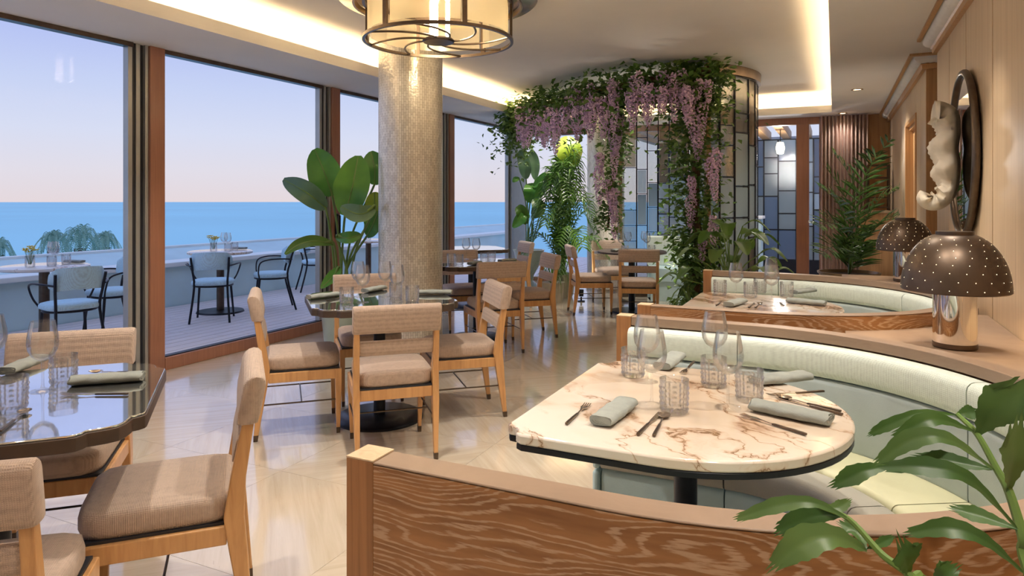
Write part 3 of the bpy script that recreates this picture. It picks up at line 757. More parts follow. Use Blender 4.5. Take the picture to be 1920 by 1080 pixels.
# chandelier
ch = empty('chandelier', (-2.66, 4.35, 0)); tag(ch, 'large round bronze and ribbed glass chandelier on the ceiling', 'chandelier')
MB().lathe([(0, ZU - .001), (.73, ZU - .001), (.735, ZU - .012), (.72, ZU - .022), (.0, ZU - .022)], 72).build('ceiling_plate', M['steel'], ch)
MB().lathe([(.615, ZU - .024), (.625, ZU - .06), (.61, ZU - .06), (.60, ZU - .024)], 72).build('brass_ring', M['brass'], ch)
RB = 2.53
m = MB(); m.lathe([(.535, RB), (.556, RB), (.556, RB + .022), (.535, RB + .022), (.535, RB)], 72); m.build('bottom_ring', M['bronze'], ch)
m = MB(); m.lathe([(.535, ZU - .05), (.556, ZU - .05), (.556, ZU - .023), (.535, ZU - .023), (.535, ZU - .05)], 72); m.build('top_ring', M['bronze'], ch)
for k in range(6):
    a = k * pi / 3 + .35
    MB().bx(-.009, .009, -.018, .018, RB + .01, ZU - .03, T(.542 * math.cos(a), .542 * math.sin(a), 0) @ Rz(a)).build('upright', M['bronze'], ch, False)
    rows = []
    N = 60
    for z in (RB + .05, ZU - .03):
        rows.append([((.515 + .0025 * (q % 2)) * math.cos(a + .03 + (pi / 3 - .06) * q / N), (.515 + .0025 * (q % 2)) * math.sin(a + .03 + (pi / 3 - .06) * q / N), z) for q in range(N + 1)])
    MB().loft(rows).build('glass_panel', M['shade_glass'], ch, True, 0, 80)
for k in range(8):
    a = k * pi / 4 + .2
    pts = []
    for q in range(15):
        t = q / 14; r = lerp(.06, .545, t); w = a + 1.15 * (1 - t) ** 1.2
        pts.append((r * math.cos(w), r * math.sin(w), RB + .012))
    MB().tube(pts, .008, 6).build('swirl_arm', M['bronze'], ch)
MB().lathe([(0, RB + .03), (.11, RB + .026), (.12, RB + .012), (.11, RB), (0, RB - .004)], 40).build('hub', M['bronze'], ch)
for k in range(3):
    a = k * 2 * pi / 3 + .3
    MB().tube([(.07 * math.cos(a), .07 * math.sin(a), RB + .03), (.07 * math.cos(a), .07 * math.sin(a), ZU - .03)], .016, 12).build('light_tube', M['tubelight'], ch)

# dome lamps on the ledges
def dome_lamp():
    l = empty('table_lamp'); tag(l, 'x', 'lamp', 'perforated dome lamps on the ledges')
    prof = [(.179, .218), (.184, .222)]
    for k in range(1, 15):
        t = k / 14 * 1.22; prof.append((.184 * math.cos(t) ** .85, .222 + .225 * math.sin(t)))
    prof += [(.064, .435), (.064, .448), (.0, .450)]
    MB().lathe([(r - .004 if i else r, z) for i, (r, z) in enumerate(prof[:16])][::-1] + prof[1:], 56).build('dome_shade', M['shade'], l)
    MB().lathe([(0, .0), (.072, 0), (.075, .003), (.075, .02)], 40).build('foot', M['bronze'], l)
    MB().lathe([(.074, .02), (.074, .236), (.07, .24), (0, .24)], 48).build('chrome_column', M['chrome'], l)
    MB().tube([(0, 0, .24), (0, 0, .30)], .012, 10).build('bulb_holder', M['brass'], l)
    MB().lathe([(0, .30), (.018, .305), (.028, .325), (.022, .35), (0, .36)], 20).build('bulb', M['tubelight'], l)
    pm = MB()
    for r in range(8):
        t = .06 + r * .143; rad = .184 * math.cos(t) ** .85 + .001; z = .222 + .225 * math.sin(t)
        n = max(6, int(22 * math.cos(t) ** .6))
        for q in range(n):
            a = 2 * pi * (q + .5 * (r % 2)) / n
            c = Vector((rad * math.cos(a), rad * math.sin(a), z)); nrm = Vector((math.cos(t) * math.cos(a), math.cos(t) * math.sin(a), math.sin(t)))
            u = nrm.cross(Vector((0, 0, 1))).normalized(); v = nrm.cross(u)
            pm.add([c + nrm * .0012 + (u * math.cos(w * pi / 3) + v * math.sin(w * pi / 3)) * .0015 for w in range(6)], [tuple(range(6))])
    o = pm.build('perforations', M['pin'], l, False); o['kind'] = 'stuff'
    d = bpy.data.lights.new('lamp_light', 'POINT'); d.energy = LAMP_W; d.color = (1, .74, .42); d.shadow_soft_size = .03
    p = bpy.data.objects.new('lamp_light', d); col.objects.link(p); p.parent = l; p.location = (0, 0, .39)
    return l
dl = dome_lamp()
put(dl, True, (.42, 3.12, .787), .3, 'bronze perforated dome lamp on the ledge, nearest of the two')
put(dl, False, (.45, 5.55, .787), .1, 'bronze perforated dome lamp on the ledge, farther of the two')

# mirror and plaster wave sconce
mi = empty('oval_mirror', (RX - .03, 4.62, 1.62)); tag(mi, 'oval wall mirror in a dark frame behind the plaster wave', 'mirror')
ring = [Vector((0, .41 * math.cos(2 * pi * k / 64), .46 * math.sin(2 * pi * k / 64))) for k in range(64)]
MB().tube(ring, .02, 10, closed=True).build('frame', M['bronze'], mi)
MB().add([(.0, p.y, p.z) for p in ring] + [(.012, p.y, p.z) for p in ring], [tuple(range(64)), tuple(range(64, 128))[::-1]] + [(k, (k + 1) % 64, 64 + (k + 1) % 64, 64 + k) for k in range(64)]).build('mirror_glass', M['mirror'], mi, False)
sp = catmull([(.135, 0, 1.875), (.10, 0, 1.87), (.065, 0, 1.84), (.058, 0, 1.76), (.066, 0, 1.66), (.056, 0, 1.56), (.058, 0, 1.46), (.078, 0, 1.39), (.115, 0, 1.35), (.155, 0, 1.345), (.178, 0, 1.37), (.165, 0, 1.395)], 8)
rows = []; N = len(sp)
for i, p in enumerate(sp):
    t = i / (N - 1); tg = (sp[min(i + 1, N - 1)] - sp[max(i - 1, 0)]).normalized(); nn = Vector((tg.z, 0, -tg.x))
    hw = .13 * (1 - .35 * t) * (1 if t > .04 else .8); th = .058 - .02 * t
    ruf = .016 * math.sin(t * 44) + .012 * math.sin(t * 19)
    row = []
    for k in range(28):
        a = 2 * pi * k / 28
        rr = 1 + .12 * math.sin(a * 9 + t * 6)
        q = p + nn * th * math.sin(a) * rr + Vector((0, 1, 0)) * (hw + ruf * abs(math.cos(a))) * math.cos(a) + nn * (-ruf * .8 if math.sin(a) < 0 else 0)
        if math.sin(a) < -.2 and t < .62:
            q = q + Vector((.042 * (.5 + .5 * math.cos((p.z - 1.806) / .155 * 2 * pi)) ** .6 * -math.sin(a) + .004 * math.sin(p.z * 260), 0, .012 * math.sin(a * 5)))
        row.append((-q.x, q.y, q.z))
    rows.append(row)
wv = MB(); wv.loft(rows, True, True)
o = wv.build('wall_sconce', M['wave'], None, True, 0, 80, (RX - .034, 4.66, 0)); tag(o, 'cream plaster wave shaped relief curling out from the oval mirror', 'wall sculpture')

# ------------------------------------------------------------------ dining chair
def bar(mb, secs):
    """rectangular section lofted through (x, y, z, half_x, half_y)"""
    mb.loft([[(x - a, y - b, z), (x + a, y - b, z), (x + a, y + b, z), (x - a, y + b, z)] for x, y, z, a, b in secs], True, True); return mb
def pad(w, d, z0, z1, bulge, n=8, y0=0):
    rows = []
    prof = [(.0, .97), (.25, 1.0), (.7, 1.0), (.9, .985), (1.0, .94)]
    m = MB()
    for h, k in prof:
        row = []
        for q in range(40):
            a = 2 * pi * q / 40; c, s = math.cos(a), math.sin(a); e = 7.0
            r = (abs(c) ** e + abs(s) ** e) ** (-1 / e)
            row.append((w / 2 * k * c * r, y0 + d / 2 * k * s * r, lerp(z0, z1, h)))
        rows.append(row)
    for k, dz in ((.75, bulge * .6), (.4, bulge), (.05, bulge * 1.1)):
        rows.append([(x * k / .94, y0 + (y - y0) * k / .94, z1 + dz) for x, y, z in rows[4]])
    m.loft(rows, True, True); return m
def chair():
    # +y is the back; origin on the floor under the rear legs; seat faces -y
    c = empty('dining_chair'); tag(c, 'x', 'chair', 'oak dining chairs')
    for s in (-1, 1):
        x = s * .205
        l = bar(MB(), [(x - s * .004, .045, .032, .011, .013), (x, .012, .30, .017, .026), (x, .0, .40, .017, .029), (x, .012, .52, .016, .022), (x, .036, .66, .015, .018), (x, .062, .80, .013, .014)]).build('rear_leg', M['oak'], c, False, .004)
        bar(MB(), [(x - s * .004, .0482, 0, .010, .0115), (x - s * .004, .0451, .034, .0118, .0138)]).build('ferrule', M['bronze'], l, False)
        xf = s * .2
        l = bar(MB(), [(xf - s * .006, -.405, .032, .010, .011), (xf, -.405, .30, .017, .019), (xf, -.405, .378, .017, .019)]).build('front_leg', M['oak'], c, False, .004)
        bar(MB(), [(xf - s * .006, -.405, 0, .0095, .0105), (xf - s * .006, -.405, .034, .0108, .0118)]).build('ferrule', M['bronze'], l, False)
        MB().bx(x - .013, x + .013, -.39, -.02, .322, .378).build('side_rail', M['oak'], c, False, .004)
        MB().tube([(x, -.40, .20), (x, .02, .20)], .0045, 6).build('stretcher', M['bronze'], c)
    MB().bx(-.19, .19, -.418, -.392, .322, .378).build('front_rail', M['oak'], c, False, .004)
    MB().bx(-.19, .19, -.014, .014, .322, .378).build('back_rail', M['oak'], c, False, .004)
    MB().tube([(-.203, -.2, .2), (.203, -.2, .2)], .0045, 6).build('stretcher', M['bronze'], c)
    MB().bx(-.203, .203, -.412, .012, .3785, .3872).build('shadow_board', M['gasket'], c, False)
    pad(.405, .43, .3875, .462, .013, y0=-.205).build('seat_cushion', M['fab'], c, True, 0, 75)
    # padded roll folded over the top rail
    def roll(z0, z1, y0, y1, th, w):
        prof = []
        for k in range(7):
            a = pi * k / 6; prof.append((th * math.cos(a), z1 - th * .9 + th * .9 * math.sin(a), 1))
        prof = [(th * .92, z0 + .004, 0), (th, z0 + .03, 0)] + prof + [(-th, z0 + .03, 0), (-th * .92, z0 + .004, 0), (-th * .5, z0, 0), (th * .5, z0, 0)]
        rows = []
        for x, k in ((-w / 2, .86), (-w / 2 + .006, .97), (-w / 2 + .014, 1), (w / 2 - .014, 1), (w / 2 - .006, .97), (w / 2, .86)):
            row = []
            for dy, z, _ in prof:
                zc = (z0 + z1) / 2
                row.append((x, lerp(y0, y1, (z - z0) / (z1 - z0)) + dy * k, zc + (z - zc) * lerp(1, k, .35)))
            rows.append(row)
        m = MB(); m.loft(rows, True, True); return m
    roll(.675, .822, .036, .064, .033, .452).build('back_pad', M['fab'], c, True, 0, 60)
    roll(.555, .635, .008, .024, .017, .382).build('lower_back_pad', M['fab'], c, True, 0, 60)
    return c
pc = chair()
CH = []
def around(tc, ang, dist=.71):   # rear leg midpoint at tc + dist*dir, facing the centre
    a = math.radians(ang); return (tc[0] + dist * math.cos(a), tc[1] + dist * math.sin(a), a - pi / 2)
CH += [((-1.79, 1.645, math.radians(47) - pi / 2), 'oak chair with a long beige seat, largest one at the lower left'),
       (around(TA, 134, .735), 'oak chair on the far side of the foreground table, against the window'),
       ((-1.70, .75, math.radians(-48) - pi / 2), 'oak chair cut off by the lower left corner'),
       (around(TB, 224, .67), 'left of the four oak chairs around the column table, in profile'),
       (around(TB, -47, .73), 'front oak chair of the column table, its back to the viewer'),
       (around(TB, 42, .71), 'right oak chair of the column table, facing left'),
       (around(TB, 134, .72), 'rear oak chair of the column table, behind the glasses'),
       (around(TC, -45, .72), 'oak chair with its back to us, in front of the middle table'),
       (around(TC, 42, .72), 'oak chair in profile at the right of the middle table'),
       (around(TC, 134, .72), 'oak chair behind the middle table, right of the column'),
       ((-1.98, 7.50, 0), 'oak chair with its back to us at the alcove table'),
       ((-2.86, 7.84, 0), 'left oak chair of the alcove table, turned right'),
       ((-2.80, 9.0, 0), 'oak chair behind the alcove table, near the palms'),
       ((-3.75, 8.25, 0), 'small distant oak chair by the last window')]
for k, (p, l) in enumerate(CH):
    x, y, r = p
    if k in (10, 11, 12): r = math.atan2(y - TD[1], x - TD[0]) - pi / 2
    if k == 10: r = math.atan2(-.95, .30) - pi / 2
    if k == 13: r = math.atan2(y - TE[1], x - TE[0]) - pi / 2
    put(pc, k == 0, (x, y, 0), r, l)
# ------------------------------------------------------------------ terrace furniture
def terrace_chair():
    c = empty('terrace_chair'); tag(c, 'x', 'chair', 'blue terrace armchairs')
    m = MB(); rows = []
    for h, k in ((.415, .93), (.425, 1), (.45, 1), (.465, .95), (.474, .8), (.478, .4), (.479, .05)):
        rows.append([(.225 * k * math.cos(a) * (abs(math.cos(a)) ** 3.2 + abs(math.sin(a)) ** 3.2) ** (-1 / 3.2), -.01 + .215 * k * math.sin(a) * (abs(math.cos(a)) ** 3.2 + abs(math.sin(a)) ** 3.2) ** (-1 / 3.2), h) for a in [2 * pi * q / 36 for q in range(36)]])
    m.loft(rows, True, True); m.build('seat_cushion', M['fab_out'], c, True, 0, 70)
    ring = [(.21 * math.cos(2 * pi * q / 24), -.01 + .2 * math.sin(2 * pi * q / 24), .403) for q in range(24)]
    MB().tube(ring, .011, 8, closed=True).build('seat_frame', M['black'], c)
    for s in (-1, 1):
        MB().tube([(s * .17, -.16, .40), (s * .20, -.20, 0)], [.014, .011], 8).build('leg', M['black'], c)
        MB().tube(catmull([(s * .21, .27, 0), (s * .175, .17, .40), (s * .19, .20, .60), (s * .20, .235, .74)], 4), .0125, 8).build('rear_leg', M['black'], c)
        MB().tube(catmull([(s * .20, .22, .64), (s * .27, .10, .655), (s * .285, -.06, .65), (s * .275, -.16, .61), (s * .235, -.18, .50), (s * .18, -.165, .41)], 5), .009, 8).build('armrest', M['black'], c)
    rows = []
    for k in range(25):
        t = -1 + 2 * k / 24; a = pi / 2 - t * 1.05
        ox = .245 * math.cos(a); oy = .02 + .235 * math.sin(a)
        zh = .10 * (1 - max(0, abs(t) - .75) * 1.6); zc = .70 - .02 * t * t
        row = []
        for q in range(12):
            w = 2 * pi * q / 12; th = .02 * math.cos(w); zz = zh * max(-1, min(1, 1.25 * math.sin(w)))
            row.append((ox + th * math.cos(a), oy + th * math.sin(a) + (zz) * .12, zc + zz))
        rows.append(row)
    m = MB(); m.loft(rows, True, True); m.build('back_pad', M['fab_out'], c, True, 0, 70)
    return c
tch = terrace_chair()
T1, T2, T3 = (-6.85, 4.0), (-6.9, 6.12), (-6.75, 8.9)
def face(p, t): return math.atan2(p[1] - t[1], p[0] - t[0]) - pi / 2
for k, (p, t, l) in enumerate((((-6.22, 3.86), T1, 'terrace armchair seen from behind, at the leftmost outdoor table'), ((-6.75, 4.62), T1, 'pale terrace armchair on the far side of the leftmost outdoor table'),
                               ((-6.72, 3.20), T1, 'terrace armchair cut off by the left picture edge'), ((-6.52, 5.68), T2, 'terrace armchair with its back to the window, left of the outdoor base plate'),
                               ((-6.50, 6.58), T2, 'terrace armchair in profile at the right of the second outdoor table'), ((-7.25, 8.25), T3, 'terrace armchair beside the bare leaf at the far outdoor table'),
                               ((-6.35, 9.45), T3, 'distant terrace armchair behind the broad leaved plant'))):
    put(tch, k == 0, (p[0], p[1], -.02), face(p, t), l)
tt = empty('terrace_table'); tag(tt, 'x', 'table', 'round outdoor tables')
MB().lathe([(0, .76), (.36, .76), (.38, .75), (.38, .73), (.36, .722), (0, .722)], 48).build('top', M['marble'], tt)
MB().lathe([(.045, .722), (.045, .03)], 24).build('pedestal', M['bronze'], tt); MB().lathe([(0, .03), (.27, .02), (.28, .0), (0, 0)], 48).build('base', M['black'], tt)
for k, (t, l) in enumerate(((T1, 'round terrace table at the left edge with yellow flowers'), (T2, 'round terrace table with yellow flowers, seen through the second window'), (T3, 'distant terrace table behind the broad leaved plant'))):
    put(tt, k == 0, (t[0], t[1], -.02), .3 * k, l)
def vase():
    v = empty('flower_vase'); tag(v, 'x', 'vase', 'small vases of yellow flowers')
    MB().lathe([(0, .0), (.038, 0), (.042, .01), (.04, .10)], 20).build('jar', M['cut'], v)
    m = MB(); f = MB()
    for k in range(16):
        a = k * 2.4; r = .02 + .05 * (k % 5) / 5; h = .13 + .05 * random.random()
        m.tube([(0.01 * math.cos(a), .01 * math.sin(a), .02), (r * math.cos(a), r * math.sin(a), h)], .0015, 4)
        for q in range(6):
            b = q * pi / 3; cx, cy = r * math.cos(a), r * math.sin(a)
            f.add([(cx, cy, h), (cx + .022 * math.cos(b - .4), cy + .022 * math.sin(b - .4), h + .008), (cx + .03 * math.cos(b), cy + .03 * math.sin(b), h + .016), (cx + .022 * math.cos(b + .4), cy + .022 * math.sin(b + .4), h + .008)], [(0, 1, 2, 3)])
    m.build('stems', M['stem'], v); o = f.build('blossoms', M['yellow'], v, False); o['kind'] = 'stuff'
    return v
vs = vase()
put(vs, True, (T1[0] + .02, T1[1] - .14, .741), 0, 'small jar of yellow flowers on the leftmost outdoor table')
put(vs, False, (T2[0] - .05, T2[1] - .06, .741), 1, 'small jar of yellow flowers on the second outdoor table')
put(vs, False, (T3[0], T3[1], .741), 2, 'small jar of yellow flowers on the far outdoor table')

# ------------------------------------------------------------------ tableware
def wine_glass():
    g = empty('wine_glass'); tag(g, 'x', 'wine glass')
    MB().lathe([(.0365, .0), (.036, .0015), (.02, .004), (.006, .010), (.004, .02)], 28).build('foot', M['glass'], g)
    MB().lathe([(.004, .02), (.0035, .06), (.004, .092), (.007, .098)], 14).build('stem', M['glass'], g)
    MB().lathe([(.0, .097), (.012, .098), (.030, .110), (.041, .130), (.0445, .150), (.043, .172), (.038, .198), (.0335, .222), (.0328, .222), (.037, .198), (.042, .172), (.0435, .150), (.040, .131), (.029, .112), (.0, .101)], 36).build('bowl', M['glass'], g)
    return g
def tumbler():
    g = empty('tumbler'); tag(g, 'x', 'tumbler')
    m = MB(); rows = []; N = 40
    zs = [0, .004] + [.012 + .0075 * k for k in range(9)] + [.078, .082, .094, .096]
    for i, z in enumerate(zs):
        row = []
        for q in range(N):
            a = 2 * pi * q / N; r = .0375 + .04 * z
            if 2 <= i <= 10: r += (.0016 if (i % 2 == 0) else -.0012) + (.0014 if q % 2 else -.001)
            if i == 0: r -= .003
            row.append((r * math.cos(a), r * math.sin(a), z))
        rows.append(row)
    m.loft(rows, True); m.build('cut_wall', M['cut'], g, False)
    MB().lathe([(0, .001), (.034, .001), (.036, .012), (.034, .016), (0, .015)], 32).build('thick_base', M['glass'], g)
    MB().lathe([(.0365, .016), (.039, .095), (.041, .0965)], 32).build('inner_wall', M['glass'], g)
    return g
def napkin():
    g = empty('napkin'); tag(g, 'x', 'napkin')
    rows = []
    for i in range(13):
        x = -.105 + .21 * i / 12; k = 1 - .10 * abs(2 * i / 12 - 1) ** 3
        row = []
        for q in range(16):
            a = 2 * pi * q / 16; r = (abs(math.cos(a)) ** 2.6 + abs(math.sin(a)) ** 2.6) ** (-1 / 2.6)
            row.append((x + .004 * math.sin(q * 1.3), .036 * r * math.cos(a) * k + .002 * math.sin(i * 1.7 + q), .0165 + (.0145 * r * math.sin(a)) * k + .0012 * math.sin(i * 1.1 + q * .7) * (1 if math.sin(a) > 0 else 0)))
        rows.append(row)
    m = MB(); m.loft(rows, True, True); o = m.build('rolled_cloth', M['napkin'], g, True, 0, 60)
    for s in (-1, 1):
        f = MB()
        for j, w in enumerate((.026, .017, .009)):
            f.tube([(s * .1065, w * math.cos(2 * pi * q / 14) * 1.0, .0165 + .38 * w * math.sin(2 * pi * q / 14)) for q in range(14)], .0014, 4, closed=True)
        f.build('folded_edge', M['gasket'] if False else M['napkin'], o)
    return g
def cutlery(kind):
    g = empty(kind); tag(g, 'x', kind)
    MB().loft([[(x, -w, .002), (x, w, .002), (x, w, .002 + h), (x, -w, .002 + h)] for x, w, h in ((-.1, .0042, .0055), (-.09, .0045, .006), (-.005, .0036, .005), (.0, .003, .004))], True, True).build('handle', M['bronze'], g, True, .001)
    m = MB()
    if kind == 'spoon':
        m.loft([[(x, -w, z + .002), (x, w, z + .002), (x, w, z + .004), (x, -w, z + .004)] for x, w, z in ((.0, .0025, .001), (.03, .002, .003), (.05, .003, .002))], True, True)
        for i in range(1):
            R = [[(.072 + .024 * k * math.cos(a), .017 * k * math.sin(a), .002 + .006 * k * k) for a in [2 * pi * q / 20 for q in range(20)]] for k in (.05, .4, .75, 1, 1.03)]
            R.append([(x, y, z + .0012) for x, y, z in R[3]]); R += [[(x, y, z + .0012) for x, y, z in R[k]] for k in (2, 1, 0)]
            m.loft(R, True)
    elif kind == 'fork':
        m.loft([[(x, -w, z + .002), (x, w, z + .002), (x, w, z + .0038), (x, -w, z + .0038)] for x, w, z in ((.0, .0025, .001), (.03, .002, .003), (.048, .006, .003), (.06, .0105, .002), (.066, .0105, .002))], True, True)
        for y in (-.009, -.003, .003, .009):
            m.loft([[(x, y - .0014, z), (x, y + .0014, z), (x, y + .0014, z + .0018), (x, y - .0014, z + .0018)] for x, z in ((.065, .004), (.08, .003), (.098, .006))], True, True)
    else:
        m.loft([[(x, -a, .002), (x, b, .002), (x, b, .004), (x, -a, .004)] for x, a, b in ((.0, .003, .003), (.02, .004, .004), (.04, .008, .005), (.08, .0085, .005), (.105, .004, .005), (.112, -.003, .0045))], True, True)
    m.build('head', M['steel'], g)
    return g
PR = {'wine_glass': wine_glass(), 'tumbler': tumbler(), 'napkin': napkin(), 'fork': cutlery('fork'), 'knife': cutlery('knife'), 'spoon': cutlery('spoon')}
used = set()
TZ = .7502
def item(kind, loc, rz, label, sc=1):
    o = put(PR[kind], kind not in used, loc, rz, label, kind.replace('_', ' ') + 's on the tables', sc); used.add(kind); return o
def P1(kind, px, py, label, z=TZ, rz=0): p = onz(px, py, z); item(kind, p, rz, label)
def P2(kind, a, b, label, z=TZ):
    p, q = onz(*a, z), onz(*b, z); item(kind, (p + q) / 2 if kind == 'napkin' else p + (q - p).normalized() * .1, math.atan2(q.y - p.y, q.x - p.x), label)
N = 'on the nearest booth table'
P1('tumbler', 1187, 705, 'cut glass tumbler farthest left ' + N); P1('tumbler', 1338, 724, 'cut glass tumbler under two wine glasses ' + N)
P1('tumbler', 1264, 773, 'front cut glass tumbler ' + N); P1('tumbler', 1405, 751, 'right cut glass tumbler beside the napkin ' + N)
P1('wine_glass', 1213, 716, 'rear left wine glass ' + N); P1('wine_glass', 1222, 760, 'front left wine glass ' + N)
P1('wine_glass', 1340, 705, 'rear right wine glass ' + N); P1('wine_glass', 1365, 764, 'front right wine glass ' + N)
P2('napkin', (1120, 806), (1182, 758), 'sage napkin at the front left corner ' + N); P2('napkin', (1412, 768), (1556, 798), 'sage napkin at the front right ' + N)
P2('napkin', (1412, 722), (1516, 712), 'sage napkin at the rear right ' + N); P2('napkin', (1240, 696), (1272, 672), 'sage napkin behind the left glasses ' + N)
P2('fork', (1062, 798), (1098, 764), 'fork at the left corner ' + N); P2('knife', (1196, 818), (1236, 776), 'knife left of the front spoon ' + N); P2('spoon', (1226, 820), (1248, 778), 'spoon by the front tumbler ' + N)
P2('fork', (1512, 818), (1400, 783), 'fork in front of the right napkin ' + N); P2('knife', (1580, 780), (1480, 753), 'knife behind the right napkin ' + N); P2('spoon', (1577, 774), (1468, 748), 'spoon behind the right napkin ' + N)
P2('fork', (1545, 736), (1455, 742), 'fork in front of the rear napkin ' + N); P2('fork', (1302, 680), (1285, 697), 'fork at the rear left ' + N)
N = 'on the second booth table'
P1('tumbler', 1350, 553, 'left cut glass tumbler ' + N); P1('tumbler', 1407, 558, 'middle cut glass tumbler ' + N); P1('tumbler', 1475, 557, 'right cut glass tumbler ' + N); P1('tumbler', 1425, 549, 'rear cut glass tumbler ' + N)
P1('wine_glass', 1380, 560, 'left wine glass ' + N); P1('wine_glass', 1446, 546, 'rear right wine glass ' + N); P1('wine_glass', 1447, 566, 'front right wine glass ' + N)
P2('napkin', (1366, 576), (1392, 568), 'dark folded napkin at the front left ' + N); P2('napkin', (1484, 568), (1540, 573), 'sage napkin at the front right ' + N); P2('napkin', (1490, 552), (1522, 548), 'sage napkin at the rear right ' + N)
P2('fork', (1343, 574), (1352, 568), 'fork at the left ' + N); P2('knife', (1404, 578), (1412, 571), 'knife at the front ' + N); P2('spoon', (1416, 578), (1424, 571), 'spoon at the front ' + N); P2('fork', (1470, 574), (1460, 567), 'fork beside the right napkin ' + N)
N = 'on the left foreground table'
P1('wine_glass', 80, 733, 'wine glass standing clear in the middle ' + N); P1('wine_glass', -16, 716, 'wine glass cut by the picture edge ' + N)
P1('tumbler', 119, 719, 'cut glass tumbler right of the wine glass ' + N); P1('tumbler', 22, 768, 'cut glass tumbler at the left edge ' + N)
P2('napkin', (140, 722), (262, 714), 'sage napkin between spoon and fork ' + N); P2('napkin', (18, 702), (72, 680), 'sage napkin at the far left ' + N)
P2('spoon', (272, 700), (178, 700), 'spoon behind the right napkin ' + N); P2('knife', (262, 704), (190, 706), 'knife behind the right napkin ' + N); P2('fork', (240, 741), (120, 742), 'fork in front of the right napkin ' + N); P2('spoon', (0, 812), (40, 780), 'spoon at the front left ' + N)
N = 'on the column table'
P1('tumbler', 650, 569, 'left cut glass tumbler ' + N); P1('tumbler', 773, 566, 'right cut glass tumbler ' + N); P1('tumbler', 742, 558, 'rear cut glass tumbler ' + N)
P1('wine_glass', 680, 567, 'left wine glass ' + N); P1('wine_glass', 672, 556, 'rear left wine glass ' + N); P1('wine_glass', 745, 566, 'right wine glass ' + N); P1('wine_glass', 722, 556, 'rear right wine glass ' + N)
P2('napkin', (580, 562), (634, 556), 'grey napkin at the left corner ' + N); P2('napkin', (790, 552), (842, 552), 'grey napkin at the right corner ' + N); P2('napkin', (692, 548), (712, 544), 'dark napkin at the back ' + N)
P2('fork', (612, 566), (632, 561), 'fork beside the left napkin ' + N)
N = 'on the middle table behind the column'
for k, (x, y, d) in enumerate(((846, 494, 'leftmost'), (861, 496, 'second'), (908, 492, 'third'), (922, 490, 'rightmost'))): P1('tumbler', x, y, d + ' cut glass tumbler ' + N)
for k, (x, y, d) in enumerate(((874, 486, 'left'), (893, 487, 'right'))): P1('wine_glass', x, y, d + ' wine glass ' + N)
P2('napkin', (880, 498), (900, 494), 'sage napkin among the glasses ' + N); P2('napkin', (940, 492), (962, 490), 'sage napkin at the right ' + N)
N = 'on the alcove table'
for x, y, d in ((1165, 471, 'left'), (1178, 468, 'second'), (1213, 471, 'right'), (1208, 466, 'rear')): P1('wine_glass', x, y, d + ' wine glass ' + N)
for x, y, d in ((1172, 476, 'left'), (1222, 475, 'right')): P1('tumbler', x, y, d + ' cut glass tumbler ' + N)
P2('napkin', (1148, 473), (1160, 470), 'dark napkin at the left ' + N)
for t, n in ((T1, 'leftmost'), (T2, 'second')):
    for k, (dx, dy) in enumerate(((.06, .06), (-.06, .11))): item('wine_glass', (t[0] + dx, t[1] + dy, .7405), 0, '%s wine glass on the %s outdoor table' % (('near', 'far')[k], n))
    for k, (dx, dy) in enumerate(((.15, -.02), (.06, .17))): item('tumbler', (t[0] + dx, t[1] + dy, .7405), 0, '%s tumbler on the %s outdoor table' % (('near', 'far')[k], n))
    item('napkin', (t[0] + .02, t[1] + .27, .7405), .2, 'blue grey napkin on the %s outdoor table' % n)
# ------------------------------------------------------------------ plants
def blade(mb, mid, hw, up=(0, 0, 1), fold=.25, n=6, shape='oval', wav=0, cols=4, ends=0):
    """leaf blade along the midrib points mid; hw is the greatest half width"""
    mid = catmull(mid, n); N = len(mid); up = Vector(up)
    jag = [.55 * math.sin(k * 2.7 + hw * 900) - .9 * abs(k / cols) ** 2 for k in range(-cols, cols + 1)] if shape == 'fish' else None
    rows = []
    for i, p in enumerate(mid):
        t = i / (N - 1); tg = (mid[min(i + 1, N - 1)] - mid[max(i - 1, 0)]).normalized()
        side = tg.cross(up)
        if side.length < 1e-4: side = tg.cross(Vector((0, 1, 0)))
        side.normalize(); nr = side.cross(tg).normalized()
        if shape == 'oval': w = math.sin(pi * min(1, .03 + .95 * t)) ** .62
        elif shape == 'lance': w = math.sin(pi * (.02 + .97 * t) ** .8) ** .9
        elif shape == 'fish': w = (.08 + .92 * min(1, t / .62) ** .85) * (1 if t < .7 else 1 - (t - .7) * 1.5) + .05 * math.sin(t * 40 + hw * 500)
        else: w = max(.02, (1 - t)) * min(1, t * 8 + .15)
        row = []
        for k in range(-cols, cols + 1):
            s = k / cols
            jg = jag[k + cols] * hw * max(0, (t - .6) / .4) ** 1.5 if jag else 0
            row.append(p + tg * jg + side * (hw * w * s) + nr * (fold * hw * w * abs(s) + wav * hw * math.sin(t * 17 + (k > 0) * 1.3) * abs(s)))
        rows.append(row)
    mb.loft(rows); return mb
